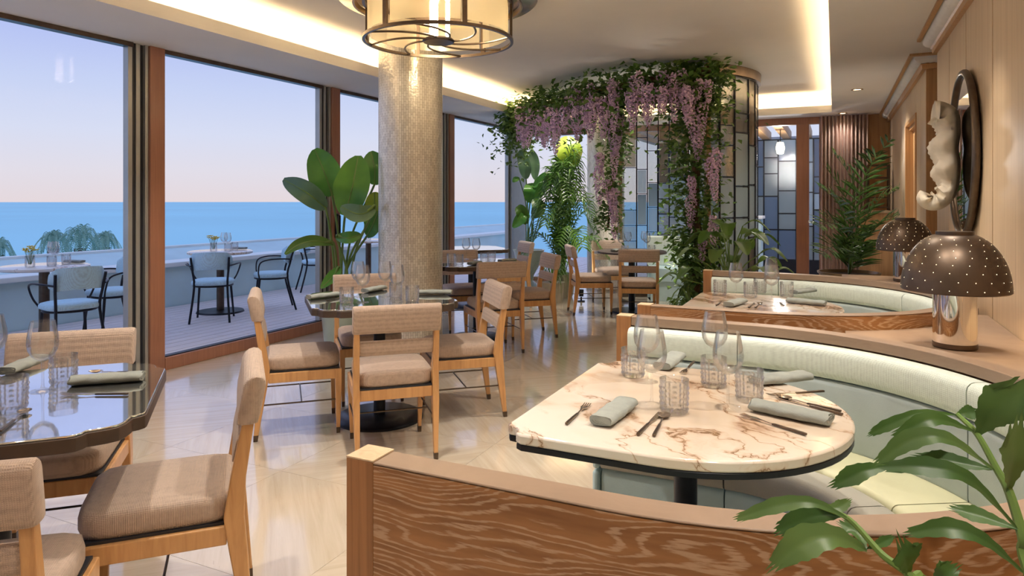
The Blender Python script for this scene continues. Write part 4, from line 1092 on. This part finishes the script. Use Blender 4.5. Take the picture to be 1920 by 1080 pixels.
def pinnate(mb, spine, n, ll, lw, up=(0, 0, 1), droop=.35, fwd=.8, rnd=random):
    """palm frond: rachis along spine with n pairs of narrow leaflets"""
    sp = catmull(spine, 8); N = len(sp)
    mb.tube(sp, [lerp(.008, .002, i / (N - 1)) for i in range(N)], 5)
    up = Vector(up)
    for i in range(n):
        t = .18 + .82 * i / (n - 1); j = min(N - 2, int(t * (N - 1))); p = sp[j]; tg = (sp[j + 1] - sp[j - 1]).normalized()
        side = tg.cross(up).normalized(); nr = side.cross(tg)
        L = ll * (math.sin(pi * (.22 + .70 * t)) ** .7) * rnd.uniform(.9, 1.1)
        for s in (-1, 1):
            d = (side * s + tg * fwd + nr * .25).normalized()
            a = p; b = p + d * L * .55; c = p + d * L + Vector((0, 0, -droop * L))
            w = side.cross(d).normalized() if False else d.cross(nr).normalized() * lw
            mb.add([a - w * .3, a + w * .3, b + w, c, b - w, b + nr * lw * .5], [(0, 5, 4), (0, 1, 5), (1, 2, 5), (5, 2, 3), (4, 5, 3)])
    return mb
def pot(parent, prof, mat, soil_r, soil_z, name='pot'):
    o = MB().lathe(prof, 40).build(name, mat, parent)
    MB().lathe([(0, soil_z), (soil_r, soil_z)], 30).build('soil', M['soil'], parent)
    return o
def rel(pts, o): return [Vector(p) - o for p in pts]
def Z(x, y, s, x0, y0): return (x0 + x / s, y0 + y / s)

# broad leaved bird of paradise by the column
O = Vector((-4.20, 5.14, 0)); bp = empty('bird_of_paradise', O); tag(bp, 'tall broad leaved bird of paradise plant left of the mosaic column', 'plant')
pot(bp, [(.0, 0), (.15, 0), (.17, .05), (.20, .36), (.21, .40), (.19, .40), (.18, .34), (.0, .34)], M['pot_green'], .18, .345)
g = lambda x, y, d: at(480 + x / 3.6, 260 + y / 3.6, d)
CN = Vector((math.sin(TH), -math.cos(TH), .25))
BL = [([(515, 385, 6.35), (470, 250, 6.30), (395, 70, 6.40)], 112, 'leaf_banana', .22), ([(600, 520, 6.15), (650, 330, 6.05), (690, 115, 6.2)], 122, 'leaf_banana', .25),
      ([(470, 470, 6.3), (350, 370, 6.15), (185, 275, 6.3)], 74, 'leaf_dull', .3), ([(800, 470, 5.95), (700, 510, 5.85), (572, 460, 5.95)], 62, 'leaf_dull', .35),
      ([(800, 310, 6.6), (800, 200, 6.55), (775, 85, 6.65)], 80, 'leaf_banana', .2), ([(750, 655, 6.5), (790, 580, 6.4), (825, 490, 6.5)], 62, 'leaf_banana', .25),
      ([(545, 665, 6.1), (630, 670, 6.0), (708, 645, 6.1)], 42, 'leaf_banana', .4), ([(525, 710, 6.2), (400, 690, 6.1), (290, 715, 6.05), (195, 780, 6.0)], 40, 'leaf_palm', .3),
      ([(560, 870, 6.2), (520, 930, 6.1), (440, 1010, 6.0)], 40, 'leaf_banana', .3), ([(790, 520, 6.6), (800, 430, 6.55), (800, 360, 6.6)], 60, 'leaf_lime', .2)]
for pts, hw, mt, fo in BL:
    P3 = [g(*p) - O for p in pts]
    hwm = hw / 3.6 * pts[1][2] / F
    o = blade(MB(), P3, hwm, CN, fo, 7, 'oval', .05).build('leaf', M[mt], bp, True, 0, 80)
    b = P3[0]; root = Vector((random.uniform(-.07, .07), random.uniform(-.07, .07), .34))
    MB().tube(catmull([root, Vector((lerp(root.x, b.x, .25), lerp(root.y, b.y, .25), lerp(.34, b.z, .55))), b, lerp(b, P3[1], .5)], 6), .011, 7).build('stalk', M['stem'], o)
    MB().tube(catmull(P3, 6), [.006] * (len(P3) * 6 - 6) + [.002], 5).build('midrib', M['stem'], o)

# areca palm, urn plant and trailing grass at the far left of the alcove
def palm(name, loc, label, mat, nf, H, R, n, ll, lw, pz, potdef, lean=(0, 0), droop=.35, seed=1, arcs=None):
    rnd = random.Random(seed); p = empty(name, loc); tag(p, label, 'plant')
    pot(p, *potdef)
    for k in range(nf):
        a = k * 2.399 + rnd.uniform(-.2, .2); e = (k + .5) / nf
        r = R * (.25 + .75 * e) * rnd.uniform(.85, 1.1); h = H * (1.0 - .62 * e ** 1.3) * rnd.uniform(.92, 1.05)
        dx, dy = math.cos(a), math.sin(a)
        s = [(dx * .04, dy * .04, pz), (dx * r * .22 + lean[0] * .3, dy * r * .22 + lean[1] * .3, pz + (h - pz) * .62), (dx * r * .6 + lean[0] * .8, dy * r * .6 + lean[1] * .8, h), (dx * r + lean[0], dy * r + lean[1], h - (h - pz) * .18 - .25 * r * e)]
        pinnate(MB(), s, n, ll * rnd.uniform(.85, 1.1), lw, (0, 0, 1), droop, .8, rnd).build('frond', M[mat], p, False)
    return p
palm('areca_palm', (-3.50, 9.05, 0), 'feathery green palm in a stone pot beside the far column', 'leaf_palm', 22, 2.05, .66, 22, .30, .014, .30,
     ([(0, 0), (.15, 0), (.17, .06), (.19, .30), (.20, .33), (.18, .33), (.17, .28), (0, .28)], M['pot_stone'], .17, .285), (.05, 0), .35, 5)
O = Vector((.15, 9.0, 0)); kp = empty('kentia_palm', O); tag(kp, 'dark green feathery palm in a bronze bowl behind the second booth', 'plant')
pot(kp, [(0, .0), (.12, 0), (.10, .2), (.2, .40), (.34, .50), (.345, .52), (.32, .52), (.30, .48), (0, .46)], M['pot_bronze'], .31, .485)
rnd = random.Random(9)
for pts, up in (([(1604, 440, 8.2), (1618, 340, 8.1), (1672, 256, 7.9)], -.4), ([(1598, 440, 8.2), (1600, 345, 8.1), (1560, 282, 8.0)], .5), ([(1592, 460, 8.2), (1574, 385, 8.0), (1534, 348, 7.8)], .4),
                ([(1606, 460, 8.2), (1640, 385, 7.9), (1692, 350, 7.5)], -.4), ([(1590, 470, 8.2), (1566, 420, 8.0), (1532, 425, 7.8)], .4), ([(1608, 470, 8.2), (1645, 420, 7.8), (1688, 408, 7.5)], -.4),
                ([(1597, 450, 8.2), (1585, 370, 8.3), (1548, 312, 8.3)], .5), ([(1590, 490, 8.2), (1566, 462, 8.0), (1538, 478, 7.8)], .4), ([(1608, 490, 8.2), (1640, 455, 7.8), (1680, 465, 7.5)], -.4),
                ([(1604, 440, 8.3), (1628, 330, 8.4), (1640, 285, 8.5)], -.3)):
    P3 = [at(*p) - O for p in pts]
    fo = pinnate(MB(), [Vector((0, 0, .485)) + (P3[0] - Vector((0, 0, .485))) * .05] + P3, 14, .36, .018, (.35 * CN.x + up * math.cos(TH) * .3, .35 * CN.y + up * math.sin(TH) * .3, .7), .10, .75, rnd).build('frond', M['leaf_kentia'], kp, False)
    for v in fo.data.vertices: v.co.x = min(v.co.x, .50)
O = Vector((-4.32, 9.75, 0)); ur = empty('urn_plant', O); tag(ur, 'tall broad leaved plant in a celadon urn beside the last window', 'plant')
pot(ur, [(0, 0), (.15, 0), (.16, .04), (.07, .12), (.08, .20), (.20, .42), (.23, .56), (.25, .60), (.22, .60), (.20, .55), (0, .54)], M['pot_green'], .2, .545, 'urn')
g = lambda x, y, d: at(900 + x / 3.0, 240 + y / 3.0, d)
for pts, hw, mt, fo in (([(260, 285, 10.2), (250, 210, 10.1), (225, 125, 10.2)], 36, 'leaf_dull', .3), ([(310, 290, 10.2), (305, 200, 10.15), (290, 120, 10.2)], 30, 'leaf_dull', .3),
                        ([(530, 220, 9.9), (500, 130, 9.8), (490, 45, 9.9)], 75, 'leaf_lime', .2), ([(310, 410, 10.0), (370, 310, 9.9), (480, 190, 10.0)], 30, 'leaf_banana', .35),
                        ([(300, 330, 10.2), (380, 280, 10.1), (460, 310, 10.1)], 34, 'leaf_banana', .25), ([(280, 420, 10.3), (290, 350, 10.2), (285, 310, 10.3)], 45, 'leaf_banana', .25),
                        ([(270, 480, 10.1), (240, 500, 10.0), (185, 560, 10.0)], 34, 'leaf_banana', .3), ([(300, 500, 10.0), (330, 450, 9.9), (300, 400, 9.95)], 40, 'leaf_palm', .3),
                        ([(240, 60, 10.2), (260, 80, 10.2), (285, 105, 10.2)], 28, 'leaf_banana', .2), ([(220, 280, 10.2), (200, 290, 10.15), (185, 305, 10.1)], 16, 'leaf_banana', .2),
                        ([(400, 240, 10.1), (430, 215, 10.0), (470, 185, 10.0)], 22, 'leaf_dull', .3), ([(260, 540, 10.1), (230, 470, 10.0), (200, 450, 10.0)], 35, 'leaf_palm', .3)):
    P3 = [g(*p) - O for p in pts]
    o = blade(MB(), P3, hw / 3.0 * pts[1][2] / F, CN, fo, 6, 'oval', .05).build('leaf', M[mt], ur, True, 0, 80)
    root = Vector((random.uniform(-.06, .06), random.uniform(-.06, .06), .545)); b = P3[0]
    MB().tube(catmull([root, Vector((lerp(root.x, b.x, .4), lerp(root.y, b.y, .4), lerp(root.z, b.z, .65))), b], 6), .009, 6).build('stalk', M['stem'], o)
def tuft(loc, label, n, L, mat, potdef, z0, seed, w=.008):
    rnd = random.Random(seed); p = empty('spider_plant', loc); tag(p, label, 'plant'); pot(p, *potdef)
    m = MB()
    for k in range(n):
        a = rnd.uniform(0, 2 * pi); l = L * rnd.uniform(.6, 1.1); d = Vector((math.cos(a), math.sin(a), 0)); up = rnd.uniform(.3, 1.1)
        blade(m, [Vector((0, 0, z0)) + d * .03, Vector((0, 0, z0 + l * .55 * up)) + d * l * .3, Vector((0, 0, z0 + l * .35 * up)) + d * l * .62, Vector((0, 0, z0 - l * .35)) + d * l * .72], w, (0, 0, 1), .2, 3, 'strap', 0, 1)
    o = m.build('grass_blades', M[mat], p, True); o['kind'] = 'stuff'
tuft((-3.42, 8.52, 0), 'trailing spider plant in a low stone pot beneath the feathery palm', 70, .55, 'leaf_palm', ([(0, 0), (.13, 0), (.15, .25), (.16, .27), (.14, .27), (0, .24)], M['pot_stone'], .14, .245), .25, 3)
tuft((-1.30, 7.12, 0), 'low leafy tuft at the foot of the wisteria pillar', 50, .5, 'leaf_vine', ([(0, 0), (.10, 0), (.12, .16), (.13, .18), (.11, .18), (0, .15)], M['pot_stone'], .11, .155), .16, 6, .02)
# broad philodendron right of the pillar
O = Vector((-.95, 7.10, 0)); ph = empty('philodendron', O); tag(ph, 'broad leaved green plant in front of the leaded screen, right of the pillar', 'plant')
pot(ph, [(0, 0), (.15, 0), (.17, .3), (.18, .32), (.16, .32), (0, .3)], M['pot_stone'], .16, .305)
rnd = random.Random(12)
for k in range(26):
    a = k * 2.4; e = (k + .5) / 26; r = .12 + .34 * e; h = .5 + .62 * (1 - e) ** .8 + rnd.uniform(-.05, .05)
    d = Vector((math.cos(a), math.sin(a), 0)); b = d * r + Vector((0, 0, h))
    o = blade(MB(), [b, b + d * .12 + Vector((0, 0, .05)), b + d * .26 + Vector((0, 0, -.06))], .075, (0, 0, 1), .2, 5, 'oval').build('leaf', M['leaf_palm' if k % 3 else 'leaf_vine'], ph, True, 0, 80)
    MB().tube(catmull([(0, 0, .3), d * r * .4 + Vector((0, 0, lerp(.3, h, .7))), b], 5), .006, 5).build('stalk', M['stem'], o)

# leaded glass alcove
AC, AR = Vector((-2.0, 8.5, 0)), 1.17
al = empty('leaded_glass_screen', AC); tag(al, 'curved leaded glass screen around the alcove table, hung with wisteria', 'screen')
rnd = random.Random(21); a0, a1 = math.radians(-50), math.radians(130)
angs = [a0]
while angs[-1] < a1 - .12: angs.append(angs[-1] + rnd.choice((.13, .19, .24)))
angs[-1] = a1
ld = MB()
for q in angs: ld.bx(-.012, .012, -.008, .008, .1, 2.75, T(AR * math.cos(q), AR * math.sin(q), 0) @ Rz(q))
def hbar(p0, p1, z, w=.006):
    ld.lathe([(AR - .012, z - w), (AR + .012, z - w), (AR + .012, z + w), (AR - .012, z + w), (AR - .012, z - w)], max(2, int((p1 - p0) / .06)), (0, 0, 0), False, None, p0, p1)
for p0, p1 in zip(angs, angs[1:]):
    z = .12
    while z < 2.70:
        z1 = z + rnd.choice((.22, .35, .45, .6))
        if z1 > 2.5: z1 = 2.74
        hbar(p0, p1, z1)
        mt = rnd.choice(('leaded_clear', 'leaded_amber', 'leaded_clear')) if z > 1.55 else rnd.choice(('leaded', 'leaded', 'leaded_blue', 'leaded', 'leaded_clear'))
        MB().lathe([(AR - .003, z + .011), (AR - .003, z1 - .011), (AR + .003, z1 - .011), (AR + .003, z + .011), (AR - .003, z + .011)], 4, (0, 0, 0), False, None, p0 + .012, p1 - .012).build('pane', M[mt], al)
        z = z1
ld.build('leading', M['black'], al, False)
MB().lathe([(AR - .03, 0), (AR + .03, 0), (AR + .03, .11), (AR - .03, .11), (AR - .03, 0)], 40, (0, 0, 0), False, None, a0, a1).build('plinth', M['bronze'], al)
MB().lathe([(AR - .035, 2.745), (AR + .04, 2.745), (AR + .045, ZU - .002), (AR - .035, ZU - .002), (AR - .035, 2.745)], 60, (0, 0, 0), False, None, a0, a1).build('head_rail', M['bronze'], al)
for q in (a0, a1): MB().bx(-.03, .03, -.025, .025, 0, ZU - .002, T(AR * math.cos(q), AR * math.sin(q), 0) @ Rz(q)).build('end_post', M['brass'], al, False, .003)
# alcove banquette
ab = empty('alcove_bench', AC); tag(ab, 'curved blue upholstered bench inside the leaded glass alcove', 'bench')
for i in range(4):
    p0, p1 = math.radians(-25 + i * 34) + .004, math.radians(-25 + (i + 1) * 34) - .004
    MB().lathe([(.72, .27), (.72, .44), (.75, .46), (1.09, .46), (1.11, .44), (1.11, .27), (.72, .27)], 10, (0, 0, 0), False, None, p0, p1).build('seat_pad', M['leather_front'], ab)
    MB().lathe([(.75, 0), (.75, .265), (1.10, .265), (1.10, 0), (.75, 0)], 10, (0, 0, 0), False, None, p0, p1).build('base', M['leather_front'], ab)
    MB().lathe([(1.03, .465), (1.02, .85), (1.05, .87), (1.11, .87), (1.12, .465), (1.03, .465)], 10, (0, 0, 0), False, None, p0, p1).build('back_pad', M['mint'], ab)

# wisteria
ws = empty('wisteria', (0, 0, 0)); tag(ws, 'wisteria vine with hanging lilac flowers draped over the alcove', 'climbing plant')
G = catmull([(-1.18, 7.52, 2.70), (-1.55, 7.28, 2.66), (-2.1, 7.30, 2.62), (-2.6, 7.55, 2.60), (-3.1, 7.95, 2.58), (-3.55, 8.3, 2.60), (-3.85, 8.5, 2.56), (-4.02, 8.6, 2.46)], 10)
MB().tube(G, .035, 7).tube([p + Vector((.04 * math.sin(i * .9), .04 * math.cos(i * .9), .05 * math.sin(i * .5))) for i, p in enumerate(G)], .014, 6).build('main_stem', M['vinewood'], ws)
PIL = catmull([(-1.36, 7.50, .0), (-1.34, 7.52, .8), (-1.36, 7.5, 1.6), (-1.33, 7.5, 2.3), (-1.3, 7.48, 2.7)], 8)
MB().tube(PIL, .04, 7).tube([p + Vector((.05 * math.sin(i * .8), .05 * math.cos(i * .8), 0)) for i, p in enumerate(PIL)], .018, 6).build('pillar_stem', M['vinewood'], ws)
HNG = catmull([(-2.2, 7.45, 2.6), (-2.22, 7.5, 2.1), (-2.3, 7.55, 1.6), (-2.35, 7.55, 1.05)], 8)
MB().tube(HNG, .015, 6).build('hanging_stem', M['vinewood'], ws)
rnd = random.Random(33)
def leaflet(mb, p, L, rnd):
    a = rnd.uniform(0, 2 * pi); e = rnd.uniform(-.9, .5)
    d = Vector((math.cos(a) * math.cos(e), math.sin(a) * math.cos(e), math.sin(e))); s = d.cross(Vector((rnd.uniform(-1, 1), rnd.uniform(-1, 1), 1))).normalized(); n = s.cross(d)
    mb.add([p, p + d * L * .4 + s * L * .30 + n * L * .06, p + d * L + n * -L * .08, p + d * L * .4 - s * L * .30 + n * L * .06, p + d * L * .45 - n * L * .05], [(0, 1, 4), (1, 2, 4), (2, 3, 4), (3, 0, 4)])
fm = MB(); fd = MB()
for k in range(3600):
    p = rnd.choice(G); t = rnd.gauss(0, 1); q = p + Vector((rnd.gauss(0, .13), rnd.gauss(0, .13), rnd.gauss(-.02, .11)))
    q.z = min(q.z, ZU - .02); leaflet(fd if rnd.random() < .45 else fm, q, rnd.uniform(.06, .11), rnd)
for k in range(1300):
    p = rnd.choice(G); q = p + Vector((rnd.gauss(0, .12), rnd.gauss(0, .12), -abs(rnd.gauss(.22, .16)))); leaflet(fm, q, rnd.uniform(.05, .09), rnd)
for k in range(3300):
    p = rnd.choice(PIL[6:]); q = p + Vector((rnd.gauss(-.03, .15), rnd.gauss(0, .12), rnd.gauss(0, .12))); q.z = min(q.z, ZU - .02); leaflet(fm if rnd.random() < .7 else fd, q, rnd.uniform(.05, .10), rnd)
for k in range(700):
    p = rnd.choice(PIL[:10]); q = p + Vector((rnd.gauss(0, .10), rnd.gauss(0, .10), rnd.gauss(0, .1))); q.z = max(q.z, .05); leaflet(fm, q, rnd.uniform(.06, .12), rnd)
for k in range(1000):
    p = rnd.choice(HNG); q = p + Vector((rnd.gauss(0, .09), rnd.gauss(0, .09), rnd.gauss(0, .1))); leaflet(fm, q, rnd.uniform(.05, .09), rnd)
for k in range(500):
    p = Vector((-4.02, 8.6, 2.35)); q = p + Vector((rnd.gauss(0, .16), rnd.gauss(0, .12), rnd.gauss(-.05, .2))); leaflet(fm, q, rnd.uniform(.06, .10), rnd)
o = fm.build('foliage', M['leaf_vine'], ws, False); o['kind'] = 'stuff'
o = fd.build('dark_foliage', M['leaf_kentia'] if False else M['leaf_palm'], ws, False); o['kind'] = 'stuff'; o.name = 'inner_foliage'  # darker green leaves, mixed at random among the lighter ones
rms = []
for v in range(4):
    m = MB(); L = (.34, .44, .52, .40)[v]
    for k in range(150):
        t = (k + .5) / 150; r = .062 * (1 - t) ** .45 * (1 if t > .1 else .5) + .006; a = k * 2.4 + rnd.uniform(-.5, .5); r *= rnd.uniform(.6, 1.15)
        c = Vector((r * math.cos(a), r * math.sin(a), -L * t + rnd.uniform(-.012, .012))); s = .021 * (1 - .45 * t)
        d = Vector((math.cos(a) + rnd.uniform(-.6, .6), math.sin(a) + rnd.uniform(-.6, .6), rnd.uniform(-1, .3))).normalized(); u = d.cross(Vector((0, 0, 1))).normalized(); w = d.cross(u)
        m.add([c - d * s * .5, c + u * s + d * s * .3, c + w * s + d * s * .6, c - u * s + d * s * .3, c - w * s * .7 + d * s * .2, c + d * s * .9], [(0, 1, 2), (0, 2, 3), (0, 3, 4), (0, 4, 1), (5, 2, 1), (5, 3, 2), (5, 4, 3), (5, 1, 4)])
    me = m.mesh('flower_raceme', False); me.materials.append(M['petal']); rms.append(me)
def raceme(p, sc=1.0):
    o = bpy.data.objects.new('flower_raceme', rnd.choice(rms)); col.objects.link(o); o.parent = ws; o.location = p
    o.rotation_euler = (rnd.uniform(-.12, .12), rnd.uniform(-.12, .12), rnd.uniform(0, 6)); o.scale = (sc * 1.05, sc * 1.05, sc)
for k in range(54):
    p = G[int((k + .5) / 54 * (len(G) - 6)) + 3]
    c = (Vector((0, 0, 0)) - p); c.z = 0; c.normalize()
    raceme(p + c * rnd.uniform(.10, .24) + Vector((rnd.uniform(-.08, .08), 0, rnd.uniform(-.16, .10))), rnd.uniform(.62, 1.05))
for z in (2.55, 2.3, 2.05, 1.8, 1.62, 1.42, 1.2, 2.4, 1.9, 1.0):
    p = Vector((-1.33, 7.5, z)); raceme(p + Vector((rnd.uniform(-.14, .26), -rnd.uniform(.1, .24), 0)), rnd.uniform(.7, 1.0))
for z in (2.35, 2.1, 1.95, 1.75, 1.6, 1.45, 1.3, 1.9, 2.2, 1.5):
    p = Vector((-2.28, 7.52, z)); raceme(p + Vector((rnd.uniform(-.16, .16), -rnd.uniform(.05, .16), 0)), rnd.uniform(.6, .95))

# foreground fishtail palm
O = Vector((.30, .62, 0)); fp = empty('fishtail_palm', O); tag(fp, 'fishtail palm with ragged leaflets in the lower right foreground', 'plant')
pot(fp, [(0, 0), (.15, 0), (.17, .34), (.185, .36), (.165, .36), (0, .33)], M['pot_stone'], .17, .335)
g = lambda x, y, d: at(1340 + x / 2.455, 640 + y / 2.455, d) - O
S1 = catmull([(0, 0, .33), (.0, .02, .6), g(1500, 1200, .80), g(1420, 900, .84), g(1355, 690, .87), g(1300, 590, .89), g(1210, 430, .92), g(1115, 335, .95)], 6)
S2 = catmull([(-.03, 0, .33), (-.05, .03, .55), g(1060, 1300, .78), g(900, 1080, .80), g(770, 980, .82), g(620, 820, .85), g(475, 760, .88)], 6)
MB().tube(S1, [lerp(.009, .003, i / (len(S1) - 1)) for i in range(len(S1))], 7).build('stalk', M['stem'], fp)
MB().tube(S2, [lerp(.008, .0025, i / (len(S2) - 1)) for i in range(len(S2))], 7).build('stalk', M['stem'], fp)
FL = [([(1195, 415, .92), (1010, 358, .90), (820, 440, .91)], 36, 0), ([(1110, 338, .95), (950, 330, .95), (800, 385, .96), (708, 432, .97)], 26, 0), ([(1210, 425, .92), (1300, 310, .90), (1450, 190, .88)], 92, 1),
      ([(1285, 592, .89), (1080, 450, .87), (900, 455, .88), (740, 565, .89)], 44, 1), ([(1278, 590, .89), (1100, 555, .91), (920, 530, .93)], 42, 0), ([(1390, 860, .84), (1180, 640, .83), (980, 580, .84), (765, 580, .86)], 46, 0),
      ([(820, 570, .93), (680, 600, .93), (535, 668, .94)], 42, 0), ([(1398, 865, .84), (1240, 810, .86), (1082, 765, .88)], 38, 0), ([(1420, 1065, .80), (1250, 920, .80), (1080, 860, .81), (880, 885, .83)], 44, 0),
      ([(1352, 680, .87), (1385, 520, .85), (1400, 350, .84)], 95, 1), ([(620, 820, .85), (460, 745, .85), (290, 755, .86), (95, 818, .88)], 34, 1), ([(600, 800, .86), (440, 810, .88), (280, 880, .90)], 50, 0),
      ([(700, 965, .83), (560, 900, .81), (400, 930, .81), (255, 1045, .82)], 70, 1), ([(890, 1070, .80), (880, 990, .79), (850, 905, .79)], 85, 0), ([(1010, 1100, .79), (1060, 1070, .78), (1120, 1030, .78)], 50, 0),
      ([(700, 955, .83), (760, 930, .84), (825, 898, .85)], 22, 0), ([(490, 760, .88), (560, 765, .88), (628, 730, .88)], 26, 1), ([(700, 960, .83), (650, 880, .86), (570, 830, .88)], 38, 0), ([(1115, 335, .95), (1160, 330, .95), (1220, 325, .95)], 34, 0)]
M['leaf_near2'] = leafmat('fishtail_green_pale', (.06, .13, .035), (.14, .24, .07), .42, .25, 6)
for pts, hw, pale in FL:
    P3 = [g(*p) for p in pts]
    blade(MB(), P3, hw / 2.455 * pts[1][2] / F * 1.05, CN + Vector((0, 0, .55)), .22, 9, 'fish', .03, 5).build('leaflet', M['leaf_near2' if pale else 'leaf_near'], fp, True, 0, 80)

# palms beyond the parapet
def far_palm(loc, label, seed, s=1.0):
    rnd = random.Random(seed); p = empty('palm_tree', loc); tag(p, label, 'palm tree', 'palms beyond the parapet')
    MB().tube([(0, 0, -6), (.05, 0, -3), (0, 0, 0)], [.16, .13, .11], 8).build('trunk', M['vinewood'], p)
    for k in range(11):
        a = k * 2.4; e = (k + .5) / 11; d = Vector((math.cos(a), math.sin(a), 0)); r = 1.1 * s * (.35 + .65 * e)
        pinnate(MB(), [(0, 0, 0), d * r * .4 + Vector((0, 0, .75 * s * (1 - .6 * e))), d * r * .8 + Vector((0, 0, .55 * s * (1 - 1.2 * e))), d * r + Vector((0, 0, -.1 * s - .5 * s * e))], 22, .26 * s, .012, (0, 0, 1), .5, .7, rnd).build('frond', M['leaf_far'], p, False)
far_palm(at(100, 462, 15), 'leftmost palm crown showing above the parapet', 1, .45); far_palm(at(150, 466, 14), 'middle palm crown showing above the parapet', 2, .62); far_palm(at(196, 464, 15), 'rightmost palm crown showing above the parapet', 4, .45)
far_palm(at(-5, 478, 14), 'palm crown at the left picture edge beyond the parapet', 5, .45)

# host stand and shelf at the far end
hs = empty('host_stand', (.52, 10.25, 0)); tag(hs, 'oak host stand behind the dark palm', 'cabinet')
MB().bx(-.22, .165, -.16, .16, 0, 1.20).build('body', M['oak_mid'], hs, False, .004); MB().bx(-.24, .168, -.18, .18, 1.20, 1.235).build('top', M['oak_wall'], hs, False, .003)
et = empty('shelf_rack', (.52, 10.25, 1.2355)); tag(et, 'dark open shelf rack standing on the host stand', 'shelf')
for i in (-1, 1):
    for j in (-1, 1): MB().bx(i * .12 - .012, i * .12 + .012, j * .1 - .012, j * .1 + .012, 0, .60).build('post', M['bronze'], et, False)
for z in (.03, .16, .29, .42, .585): MB().bx(-.11, .11, -.1, .1, z, z + .015).build('shelf', M['bronze'], et, False)
